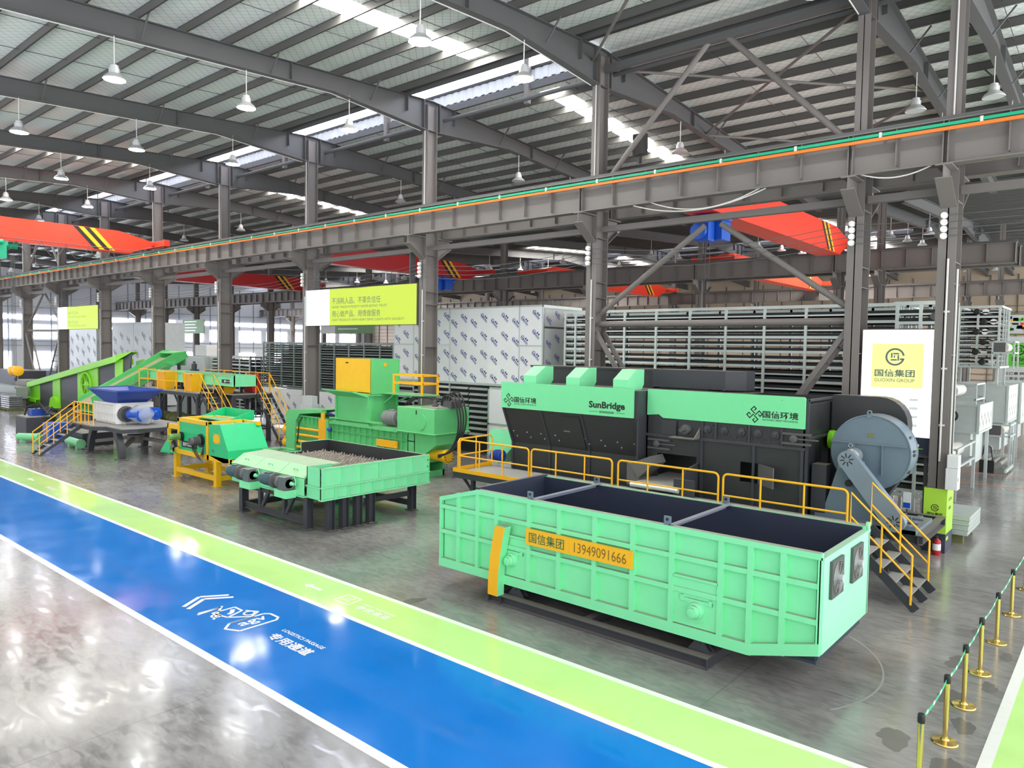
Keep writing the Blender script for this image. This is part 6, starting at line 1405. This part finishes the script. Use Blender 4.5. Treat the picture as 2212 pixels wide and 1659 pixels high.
# ------------------------------------------------------------------ lit signs between columns
def wide_sign(xa, xb, label, detail):
    t = thing('lit_sign', label, 'sign', ((xa+xb)/2, 23.6, 6.6)); y = 23.5; z0, z1 = 6.66, 8.62; L = xb-xa
    G().box(xa, xb, y+.02, y+.3, z0, z1).build('sign_case', M_steel_d, t)
    G().box(xa+.02, xa+L*.235, y, y+.02, z0+.02, z1-.02).build('white_panel', M_scrw, t)
    p = G().box(xa+L*.235, xb-.02, y, y+.02, z0+.02, z1-.02).build('lime_panel', M_scry, t)
    G().box(xa-.09, xa-.02, y-.02, y+.1, z0, z1).build('side_light', M_scrf, t)
    if detail:
        x0 = xa+L*.26
        text('不消耗人品、不辜负信任', 'lettering', M_scrg, p, (x0+2.0, y, z0+1.3), (1, 0, 0), (0, 0, 1), 4.0, .34); text('用心做产品、用情做服务', 'lettering', M_scrg, p, (x0+2.0, y, z0+.62), (1, 0, 0), (0, 0, 1), 4.0, .34)
        text('NEVER TRADE INTEGRITY NEVER BETRAY TRUST', 'lettering', M_scrg, p, (x0+2.25, y, z0+.98), (1, 0, 0), (0, 0, 1), 4.5, .12); text('CRAFT PRODUCTS WITH HEART SERVE CLIENTS WITH SINCERITY', 'lettering', M_scrg, p, (x0+2.9, y, z0+.3), (1, 0, 0), (0, 0, 1), 5.8, .12)
        text('国信达芯', 'lettering', M_scrf, t, (xa+L*.12, y, z0+.75), (1, 0, 0), (0, 0, 1), 1.1, .28)
    else:
        x0 = xa+L*.28
        for z, w in ((z0+1.4, 2.2), (z0+.6, 2.2)): text('重大不过生命', 'lettering', mgi, p, (x0+w/2, y, z), (1, 0, 0), (0, 0, 1), w, .3)
        for z in (z0+1.05, z0+.3): text('SAFETY FIRST PREVENTION FOREMOST', 'lettering', mgi, p, (x0+2, y, z), (1, 0, 0), (0, 0, 1), 4, .14)
    g = G()
    for x in (xa+.6, xb-.6): g.box(x-.03, x+.03, y+.1, y+.4, z1, z1+1.5)
    g.build('hanger', M_steel_d, t)
mgi = emit('screen_green_ink', (120, 200, 70), .6)
wide_sign(-35.0, -26.02, 'wide lit sign, white at left and lime yellow, hung between two columns behind the baler', True)
wide_sign(-73.2, -64.25, 'smaller looking lit lime sign hung between columns at the far left', False)
def banner(xa, xb, y, z0, z1, label):
    t = thing('hanging_banner', label, 'banner', ((xa+xb)/2, y, z0)); L = xb-xa
    G().box(xa, xb, y, y+.1, z0, z1).build('banner_board', M_banner, t); G().box(xa, xa+L*.26, y-.01, y, z0, z1).build('white_end', M_bannerw, t)
    g = G()
    for k in range(4): g.box(xa+L*.32, xa+L*(.75-.05*(k % 2)), y-.01, y, z1-.35-.42*k, z1-.22-.42*k)
    g.build('text_lines', M_galvw, t)
banner(-106.2, -97.8, 49.3, 7.0, 8.95, 'unlit grey green banner hung between columns of the middle row, far left')
banner(-70.3, -61.2, 49.3, 6.95, 9.0, 'unlit green banner seen just below the wide lit sign')

# ------------------------------------------------------------------ stacked galvanised conveyor frames
def print_marks(g, x0, x1, z0, z1, y, dx=.75, dz=.95, s=.3, ax='x', sl=-.75):
    """printed marks of the protective film: a ring with two slanting word bars"""
    i = 0; u = x0+dx*.45
    while u < x1-dx*.3:
        v = z0+dz*.35+(dz*.3 if i % 2 else 0)
        while v < z1-s*.9:
            def P(a, b): return (u+a, y, v+b) if ax == 'x' else (y, u+a, v+b)
            c = math.cos(sl); sn = math.sin(sl)
            def bar(a0, a1, b0, b1): g.quad(*[P(p*c-q*sn, p*sn+q*c) for p, q in ((a0, b0), (a1, b0), (a1, b1), (a0, b1))])
            n = 9
            for k in range(n):
                t0, t1 = 2*math.pi*k/n, 2*math.pi*(k+.8)/n; r, q = s*.34, s*.22
                g.quad(*[P(-s*.35+R*math.cos(T), s*.2+R*math.sin(T)) for R, T in ((r, t0), (r, t1), (q, t1), (q, t0))])
            for k in range(2): bar(s*(.05+.34*k), s*(.3+.34*k), s*.05, s*.36)
            bar(-s*.6, s*.95, -s*.2, -s*.08); bar(-s*.3, s*1.0, -s*.36, -s*.28)
            v += dz
        u += dx; i += 1
def rack(name, label, x0, x1, y0, y1, z0, z1, posts, tiers, group=None, endgrid=True, Mp=None, rs=1.0):
    t = thing(name, label, 'rack', ((x0+x1)/2, (y0+y1)/2, 0), group); Mp = Mp or M_galv
    zp = 0 if z0 < 1.2 else z0
    for x in posts:
        for y in (y0, y1-.08): G().box(x-.05, x+.05, y, y+.08, zp, z1).build('post', Mp, t)
    g = G()
    for y in (y0-.01, y1-.08): g.box(x0, x1, y, y+.1, z1-.12, z1); g.box(x0, x1, y, y+.1, z0, z0+.12)
    for x in (x0, x1-.08): g.box(x, x+.08, y0, y1, z1-.1, z1); g.box(x, x+.08, y0, y1, z0, z0+.1)
    if endgrid:
        for k in range(1, 4): yy = y0+(y1-y0)*k/4; g.box(x0, x0+.05, yy-.03, yy+.03, z0, z1); g.box(x1-.05, x1, yy-.03, yy+.03, z0, z1)
    g.build('outer_frame', Mp, t)
    for k in range(tiers):
        z = z0+.16+(z1-z0-.3)*k/tiers; h = (z1-z0-.3)/tiers
        tr = G().box(x0+.05, x1-.05, y0+.03, y0+.07, z, z+.1*rs).build('tier_rail', Mp, t); G().box(x0+.05, x1-.05, y0+.05, y0+.08, z+h*.5, z+h*.5+.06*rs).build('tier_rail', Mp, t)
        G().box(x0+.08, x1-.08, y0+.12, y1-.1, z+.02, z+h*.36).build('tier_belt', M_belt, tr); G().box(x0+.08, x1-.08, y0+.2, y1-.2, z+h*.52, z+h*.8).build('return_belt', M_belt, tr)  # belts drawn deep and dark to stand in for the shaded rack interior
    return t
px = [-47.0, -46.2, -44.7, -43.2, -41.7, -40.2, -38.7, -37.2, -35.7, -34.2, -33.0]
r = rack('conveyor_rack', 'long galvanised conveyor rack with dark tiers standing on white film covered panels behind the baler', -47.05, -32.95, 28.0, 30.2, 2.65, 5.8, px, 9, None, True, M_galvd, .62)
G().box(-46.9, -33.1, 30.0, 30.08, 2.7, 5.6).build('shade_backing', M_belt, r)  # added dark sheet, stands in for the shade inside the rack
for k in range(3):
    x0 = -47+4.7*k; p = G().box(x0, x0+4.66, 28.0, 28.06, .1, 2.62).build('film_panel', M_film, r)
    g = G(); print_marks(g, x0, x0+4.66, .2, 2.6, 27.99, .72, .85, .3); g.build('print_pattern', M_print, p)
    G().box(x0, x0+4.66, 29.9, 30.0, 0, 2.62).build('rear_panel', M_film, r)
# film wrapped tall enclosure
def film_box():
    t = thing('wrapped_enclosure', 'tall white dryer enclosure covered in printed protective film above a louvred base', 'enclosure', (-27.5, 29.6, 0))
    x0, x1, y0, y1 = -32.9, -21.9, 28.0, 31.2
    cols = [(-32.9, -31.2), (-31.2, -29.6), (-29.6, -28.3), (-28.3, -23.4), (-23.4, -21.95)]
    for i, (a, b) in enumerate(cols):
        zz = [(3.75, 7.7)] if i in (1, 3) else [(3.75, 5.75), (5.75, 7.7)]
        for (za, zb) in zz:
            p = G().box(a+.03, b-.03, y0, y0+.05, za+.03, zb-.03).build('film_panel', M_film, t)
            g = G(); print_marks(g, a, b, za, zb, y0-.005, .72, .95, .34); g.build('print_pattern', M_print, p)
    g = G()
    for a, b in cols: g.box(a-.03, a+.03, y0-.02, y0+.06, 0, 7.7)
    g.box(x1-.08, x1, y0-.02, y0+.06, 0, 7.72); g.box(x0, x1, y0-.02, y0+.06, 7.66, 7.74); g.box(x0, x1, y0-.03, y0+.06, 3.66, 3.78); g.box(-29.6, -28.3, y0-.02, y0, 5.72, 5.78); g.box(-23.4, -21.95, y0-.02, y0, 5.72, 5.78); g.box(-32.9, -31.2, y0-.02, y0, 5.72, 5.78)
    g.box(x1-.08, x1, y1-.08, y1, 0, 7.72); g.box(x0, x1, y0, y1, 7.7, 7.74); g.box(x1-.06, x1+.01, y0, y1, 7.6, 7.72); g.build('edge_frame', M_galv, t)
    for (za, zb, M) in ((6.7, 7.6, M_filmg), (4.6, 6.6, M_filmg)):
        p = G().box(x1-.05, x1, y0+.1, y1-.1, za, zb).build('side_panel', M, t); g = G(); print_marks(g, y0+.1, y1-.1, za, zb, x1+.006, .7, .95, .3, 'y'); g.build('print_pattern', M_print, p)
    g = G(); g.box(x1-.03, x1+.02, y0+.1, y1-.1, 4.4, 4.6); g.build('side_flap', M_galv, t)
    # louvred base
    for i, (a, b) in enumerate(((-32.9, -31.2), (-31.2, -29.6), (-29.6, -28.3), (-28.3, -26.9), (-26.9, -25.5))):
        if i == 0:
            p = G().box(a+.05, b-.05, y0, y0+.05, .2, 2.2).build('film_panel', M_filmg, t); g = G(); print_marks(g, a, b, .3, 2.2, y0-.005, .7, .95, .3); g.build('print_pattern', M_print, p)
        g = G(); k = 1.0 if i else 2.4
        while k < 3.55: g.hexa([(a+.05, y0, k), (b-.05, y0, k), (b-.05, y0+.12, k+.06), (a+.05, y0+.12, k+.06)], [(a+.05, y0, k+.03), (b-.05, y0, k+.03), (b-.05, y0+.12, k+.12), (a+.05, y0+.12, k+.12)]); k += .3
        g.build('louvre', M_galv, t)
    G().box(-32.9, -25.5, y0+.3, y0+.35, .1, 3.6).build('louvre_back', M_rubber, t)
    G().box(-25.35, -23.9, y0-.01, y0+.05, 1.75, 3.5).build('white_door', M_film, t); G().box(-25.35, -22.0, y0, y0+.05, .1, 1.65).build('lower_panel', M_film, t)
    G().box(-23.8, -22.0, y0, y0+.05, 1.75, 3.5).build('lower_panel', M_film, t)
    g = G()
    for a, b, c, d in ((-25.45, -23.85, 3.5, 3.6), (-25.45, -23.85, 1.65, 1.75), (-25.45, -25.35, 0, 3.6), (-23.95, -23.85, 1.65, 3.6)): g.box(a, b, y0-.03, y0+.05, c, d)
    g.build('door_frame', M_galv, t)
    G().box(x0, x1, y1-.05, y1, .1, 7.7).build('rear_wall', M_film, t)
film_box()
px = [-20.9, -20.3]+[-19.2+1.6*k for k in range(9)]
rack('conveyor_rack', 'large pale galvanised conveyor rack behind the long black machine', -21.0, -6.3, 28.4, 31.4, .9, 7.42, px, 11)
r = rack('conveyor_rack', 'galvanised conveyor rack section with white rollers partly hidden by the tall lit screen', -6.2, -4.55, 26.8, 28.3, .9, 7.35, [-6.1, -5.4, -4.6], 10)
for k, z in enumerate((6.85, 6.2, 5.5, 4.6, 3.8, 2.4)):
    G().lathe((-5.0+.2*(k % 2), 26.75, z), (0, 1, 0), [(.12, 0), (.12, 1.4)], 14).build('roller', M_white if k % 2 else M_steel_d, r, True)
# galvanised stacks at the far right
r = rack('roller_rack', 'galvanised rack with white rollers at the far right, raised on a frame', -7.0, -5.1, 43.0, 46.5, 5.0, 8.1, [-6.9, -6.1, -5.2], 6)
for k in range(6):
    z = 5.3+.5*k; G().lathe((-5.45-.35*(k % 2), 43.05, z), (0, 1, 0), [(.14, 0), (.14, 3.3)], 14).build('roller', M_white, r, True)
    G().lathe((-5.85-.3*(k % 2), 42.98, z), (0, -1, 0), [(.16, 0), (.1, .08)], 14).build('roller_motor', M_rubber, r, True)
for x in (-6.9, -5.3):
    for y in (43.75, 46.4): G().box(x-.06, x+.06, y-.06, y+.06, 4.1, 5.0).build('support_leg', M_galv, r)
def roller_box(x0, x1, y0, y1, z0, z1, label, zleg=0):
    t = thing('roller_unit', label, 'roller unit', ((x0+x1)/2, (y0+y1)/2, 0))
    g = G()
    for x in (x0, x1):
        for y in (y0, y1): g.box(x-.035, x+.035, y-.035, y+.035, zleg, z1)
    for z in (z0, z1):
        for x in (x0, x1): g.box(x-.035, x+.035, y0, y1, z-.035, z+.035)
        for y in (y0, y1): g.box(x0, x1, y-.035, y+.035, z-.035, z+.035)
    g.build('frame', M_galvw, t)
    r_ = (z1-z0)*.4; G().lathe(((x0+x1)/2, y0+.08, (z0+z1)/2), (0, 1, 0), [(r_, 0), (r_, y1-y0-.16)], 22).build('roller', mat('roller_pale', (216, 212, 206), .5) if 'roller_pale' not in bpy.data.materials else bpy.data.materials['roller_pale'], t, True)
    G().box(x0+.05, x1-.4*(x1-x0), y0-.02, y0+.02, z0+.04, z1-.04).build('end_plate', M_steel_d, t)
roller_box(-5.38, -4.5, 42.6, 44.2, 5.76, 6.3, 'small roller unit projecting right from the high rack at the far right', 5.0)
roller_box(-5.4, -4.5, 42.5, 44.5, 1.7, 2.25, 'small roller unit low down beside the white wrapped boxes at far right')
roller_box(-6.3, -5.04, 32.1, 36.2, 1.3, 2.0, 'pale open roller frame just right of the switch boxes, standing on legs')
roller_box(-6.9, -5.06, 36.0, 38.2, 3.75, 4.4, 'roller frame lying on top of the galvanised drum box at right', 3.5)
def drum_box(x0, x1, y0, y1, z0, z1, label, base=True, fan=True):
    t = thing('drum_box', label, 'machine box', ((x0+x1)/2, (y0+y1)/2, 0))
    G().box(x0, x1-.05, y0, y1, z0, z1).build('box_body', M_galvw, t, bevel=.01)
    n = max(1, int((y1-y0)/1.3))
    for k in range(n):
        a, b = y0+.05+(y1-y0-.1)*k/n, y0+.05+(y1-y0-.1)*(k+1)/n
        p = G().box(x1-.05, x1, a+.02, b-.02, z0+.06, z1-.06).build('film_panel', M_film, t); g = G(); print_marks(g, a, b, z0+.1, z1-.1, x1+.004, .42, .9, .26, 'y', -1.2); g.build('print_pattern', M_printg, p)
    g = G()
    for y in (y0, y1): g.box(x1-.08, x1+.02, y-.04, y+.04, z0, z1)
    for z in (z0, z1): g.box(x1-.08, x1+.02, y0, y1, z-.04, z+.04); g.box(x0, x1, y0-.02, y0+.04, z-.04, z+.04)
    g.build('edge_frame', M_galv, t)
    if fan:
        c = ((x0+x1)/2+.05, y0, (z0+z1)/2+.1); f = G().ring((c[0], c[1]-.03, c[2]), (0, 1, 0), .22, .035, 22, 6).build('pulley', M_rubber, t, True); G().lathe((c[0], c[1], c[2]), (0, -1, 0), [(.19, 0), (.17, .04), (.05, .05)], 18).build('pulley_disc', M_motg, f, True)
    if base:
        g = G()
        for x in (x0+.1, x1-.15):
            for y in (y0+.1, y1-.1): g.box(x-.06, x+.06, y-.06, y+.06, 0, z0)
        g.box(x0+.3, x1-.3, y0+.1, y1-.2, .9, z0); g.build('base_frame', M_galvw, t)
drum_box(-7.0, -4.9, 36.0, 39.6, 2.35, 3.5, 'galvanised drum box with a pulley and a white film side, right of the poster column')
drum_box(-7.2, -4.75, 43.6, 47.2, 2.3, 4.1, 'white film sided box standing behind the drum box at right')
drum_box(-6.4, -4.75, 49.0, 53.0, 1.9, 4.1, 'farthest white film sided box at the right edge')
t = thing('belt_drive_unit', 'low black belt drive with rollers on the floor at the far right', 'drive unit', (-5, 41.5, 0))
G().box(-5.5, -4.9, 41.0, 41.1, .05, .65).build('side_plate', M_rubber, t); g = G(); g.path([(-5.45, 41, .6), (-5.3, 41, 1.3), (-5.05, 41, 1.3), (-4.95, 41, .6)], .03, 6); g.build('belt', M_rubber, t)
G().lathe((-5.2, 41.05, 1.2), (0, -1, 0), [(.22, 0), (.2, .06)], 18).build('pulley', M_motg, t, True)
for k in range(3): G().lathe((-5.3+.3*k, 41.1, .5), (0, 1, 0), [(.09, 0), (.09, 2.6)], 12).build('roller', M_concr, t, True)
g = G(); g.box(-5.5, -4.5, 43.6, 43.7, .05, .7); g.box(-4.5, -4.42, 41.1, 43.7, .1, .25); g.build('frame', M_galv, t)
# banner wall of the far right
t = thing('wall_board', 'white and green company board far off at the right edge', 'board', (-4.5, 62, 2))
G().box(-7.6, -2, 62.0, 62.1, 2.2, 7.0).build('board_sheet', M_bannerw, t); p = G().box(-7.0, -2, 61.97, 62.0, 4.9, 6.55).build('green_field', M_bangr, t)
g = G(); ring_logo(g, (-6.25, 61.96, 6.05), (1, 0, 0), (0, 0, 1), .36); g.build('emblem', M_ink, p)
text('国信集团', 'lettering', M_ink, p, (-5.85, 61.97, 5.42), (1, 0, 0), (0, 0, 1), 1.6, .34, off=.02); text('GUOXIN GROUP', 'lettering', M_ink, p, (-5.85, 61.97, 5.1), (1, 0, 0), (0, 0, 1), 1.6, .16)
text('反违章 除隐患', 'lettering', M_ink, t, (-6.2, 62.0, 4.4), (1, 0, 0), (0, 0, 1), 1.7, .22, off=.02); text('保安全 促生产', 'lettering', M_ink, t, (-6.2, 62.0, 4.05), (1, 0, 0), (0, 0, 1), 1.7, .22, off=.02)
for k, s in enumerate(('ELIMINATE VIOLATIONS', 'REMOVE DANGERS', 'ENSURE SAFETY')): text(s, 'lettering', M_ink, t, (-6.2, 62.0, 3.7-.22*k), (1, 0, 0), (0, 0, 1), 1.7, .12)
G().box(-7.6, -2, 61.98, 62.0, 2.2, 2.7).build('dark_band', M_postern, t)
g = G(); g.box(-7.5, -7.4, 62.1, 62.2, 0, 7); g.box(-2.2, -2.1, 62.1, 62.2, 0, 7); g.build('board_post', M_steel_d, t)
t = thing('flag_picture', 'colourful picture board of small flags above the far right board', 'picture', (-6, 63, 7.2))
pb = G().box(-7.3, -3, 62.6, 62.7, 7.2, 8.55).build('picture_sheet', M_bannerw, t); random.seed(3)
for M in (M_red, M_yel, M_blue2, M_bangr, M_ink):
    g = G()
    for k in range(16): x, z = random.uniform(-7.2, -3.5), random.uniform(7.25, 8.3); g.box(x, x+random.uniform(.1, .4), 62.59, 62.6, z, z+random.uniform(.08, .22))
    g.build('flag_marks', M, pb)
g = G(); g.box(-7.4, -2.9, 62.55, 62.6, 7.1, 7.2); g.box(-7.4, -7.3, 62.55, 62.6, 7.1, 8.65); g.box(-7.4, -2.9, 62.55, 62.6, 8.55, 8.65); g.build('picture_frame', M_jute, t)
# ------------------------------------------------------------------ things behind the near row at the left
def wrapped(x0, x1, y0, y1, z0, z1, label, zb=None, M=None):
    t = thing('wrapped_enclosure', label, 'enclosure', ((x0+x1)/2, y0, 0))
    n = max(1, int((x1-x0)/3.8))
    for k in range(n):
        a, b = x0+(x1-x0)*k/n, x0+(x1-x0)*(k+1)/n; p = G().box(a+.02, b-.02, y0, y0+.06, z0, z1).build('film_panel', M or M_filmg, t); g = G(); print_marks(g, a, b, z0, z1, y0-.008, 1.5, 1.25, .55); g.build('print_pattern', M_printg, p)
    G().box(x0, x1, y0+.07, y1, .1, z1).build('box_body', M_galvw, t)
    g = G(); g.box(x0, x1, y0-.05, y0+.08, z0-.25, z0); g.box(x1-.1, x1+.05, y0-.04, y0+.06, 0, z1); g.box(x0, x1, y0-.04, y0+.06, z1-.08, z1+.04); g.build('edge_frame', M_galvw, t)
    G().box(x0, x1, y0, y0+.06, .1, z0-.25).build('lower_panel', M_galvw, t)
wrapped(-85.5, -78.3, 28.5, 31, 2.9, 6.9, 'grey film wrapped enclosure behind the columns, under the far lit sign')
wrapped(-74.5, -65, 28.5, 31, 4.2, 7.4, 'pale green grey film wrapped enclosure behind the columns, right of the far lit sign')
t = thing('galvanised_box', 'low galvanised machine box behind the sorting platform rail', 'machine box', (-55, 28, 0))
G().box(-58.8, -54.6, 27.6, 29.4, 0, 4.6).build('box_body', M_galvw, t); G().box(-58.8, -54.6, 27.55, 27.6, 3.6, 4.5).build('front_panel', M_filmg, t)
rack('conveyor_rack', 'low galvanised conveyor rack behind the sorting platform, left of the tall rack', -54.2, -48.4, 27.8, 29.6, .3, 4.7, [-54.1, -52.7, -51.3, -49.9, -48.5], 8)
tag(G().box(-57.5, -55.6, 28.2, 29.2, 4.6, 5.5).build('white_crate', M_white, bevel=.05), 'white wrapped block on top of the low galvanised box', 'block')
t = thing('steel_block_stack', 'black steel plates stacked at the far left edge', 'steel stack', (-79, 22, 0))
G().box(-83.2, -75.6, 21.0, 23.3, 0, 1.42).build('lower_block', M_black2, t); G().box(-83.1, -75.7, 21.05, 23.25, 1.42, 2.9).build('upper_block', M_black2, t)
t = thing('steel_box', 'dull grey steel box at the far left behind the wrapped pallets', 'box', (-74, 21.5, 0))
G().box(-75.3, -72.5, 20.7, 23.2, 0, 2.2).build('box_body', M_concr, t, bevel=.02)
M_trough = mat('trough_grey', (150, 158, 154), .4, metal=.3)
t = thing('galvanised_trough', 'pale galvanised trough behind the wrapped pallets at the far left', 'trough', (-74, 20, 0))
G().box(-79, -70.2, 19.35, 20.2, .8, 1.75).build('trough_body', M_trough, t); G().box(-79, -70.2, 19.25, 19.37, 1.65, 1.8).build('trough_lip', M_trough, t); G().box(-78.8, -70.4, 19.5, 20.1, 0, .8).build('trough_base', M_steel, t)
M_wrapd = mat('dark_wrap', (112, 114, 118), .25, var=.35, scale=5)
for k, x in enumerate((-74.3, -71.4, -68.9)):
    p = thing('wrapped_pallet', 'grey plastic wrapped pallet at the far left, %s from the left edge' % ordn(k), 'pallet', (x, 18.9, 0), 'wrapped pallets at the far left')
    g = G()
    for j in range(6): g.box(x-1.1+random.uniform(-.06, .06), x+1.1+random.uniform(-.06, .06), 18.2, 19.15, .18+.17*j, .33+.17*j)
    g.build('wrapped_load', M_wrapd, p, bevel=.04); g = G(); g.box(x-1.2, x+1.2, 18.1, 19.2, .12, .17)
    for dx in (-1, 0, 1): g.box(x+dx-.1, x+dx+.1, 18.1, 19.2, 0, .12)
    g.build('pallet_base', M_jute, p)
t = thing('crane_hook', 'yellow hook block with two sheaves hanging on ropes at the far left', 'hook block', (-65.4, 18, 2.7))
for dx in (-.45, .45): G().lathe((-65.4+dx, 18, 3.3), (1, 0, 0), [(.3, -.1), (.38, -.05), (.38, .25), (.3, .3)], 20).build('sheave', M_yel, t, True)
G().box(-65.75, -64.95, 17.85, 18.15, 3.0, 3.5).build('hook_frame', M_red2, t)
g = G(); g.path([(-65.35+.22*math.sin(a*.5), 18, 2.75-.22*math.cos(a*.5)*1 - (.0)) for a in range(-3, 8)], .06, 8); g.tube((-65.35, 18, 2.95), (-65.35, 18, 3.1), .07, 8); g.build('hook', M_steel_d, t, True)
g = G()
for dx in (-.7, -.4, -.05, .3): g.tube((-65.4+dx, 18, 3.5), (-65.4+dx*.9, 18, 12.2), .018, 5)
g.build('hoist_rope', M_steel_d, t)
# dust mark of the slewing hopper on the floor
g = G(); 
for k in range(22):
    a0, a1 = -.55+1.5*k/22, -.55+1.5*(k+1)/22; c = (-5.6, 13.2)
    g.bar((c[0]+2.55*math.cos(a0), c[1]+2.55*math.sin(a0), .0015), (c[0]+2.55*math.cos(a1), c[1]+2.55*math.sin(a1), .0015), .035, .002)
struct(g.build('floor_mark', M_concr), 'pale arc scuffed on the floor beside the hopper')
M_stain = mat('damp_stain', (104, 101, 99), .2, var=.15); random.seed(11)
for cx, cy, r in ((-2.45, 11.6, .26), (-2.1, 13.7, .22), (-2.25, 15.3, .24), (-1.75, 12.7, .2), (-1.65, 14.5, .16), (-1.6, 16.2, .15), (-1.7, 11.2, .25), (-2.2, 17.3, .16), (-11.9, 10.75, .2), (-13.4, 13.6, .28)):
    g = G(); P = []
    for k in range(26):
        a = 2*math.pi*k/26; q = r*(1+.16*math.sin(2*a+cx*9)+.12*math.sin(3*a+cy)+.08*math.sin(7*a+cy*3)+random.uniform(-.09, .09)); P.append((cx+q*math.cos(a)*.8, cy+q*math.sin(a)*1.3, .0015))
    c = g.bm.verts.new((cx, cy, .0015)); vs = [g.bm.verts.new(p) for p in P]
    for k in range(26): g.bm.faces.new((c, vs[k], vs[(k+1) % 26]))
    struct(g.build('floor_stain', M_stain), 'dark damp stain on the concrete floor')
# black box on the crane behind the girder
fl = thing('black_box', 'black box standing on the red crane behind the near girder', 'lamp', (-15.0, 25.2, 13.1))
G().box(-15.3, -14.8, 25.0, 25.3, 13.2, 14.0).build('box_case', M_rubber, fl); G().box(-15.07, -15.0, 25.1, 25.2, 12.9, 13.2).build('box_foot', M_rubber, fl)

t = thing('information_card', 'small white and blue information card standing behind the blower base', 'card', (-4.75, 22.9, 1.1))
G().box(-4.86, -4.66, 22.9, 22.92, 1.25, 1.72).build('card_sheet', M_cabinet, t); G().box(-4.85, -4.67, 22.89, 22.9, 1.27, 1.42).build('card_band', M_blue2, t); g = G(); g.box(-4.78, -4.74, 22.92, 22.95, 1.1, 1.7); g.build('card_stand', M_steel_d, t)
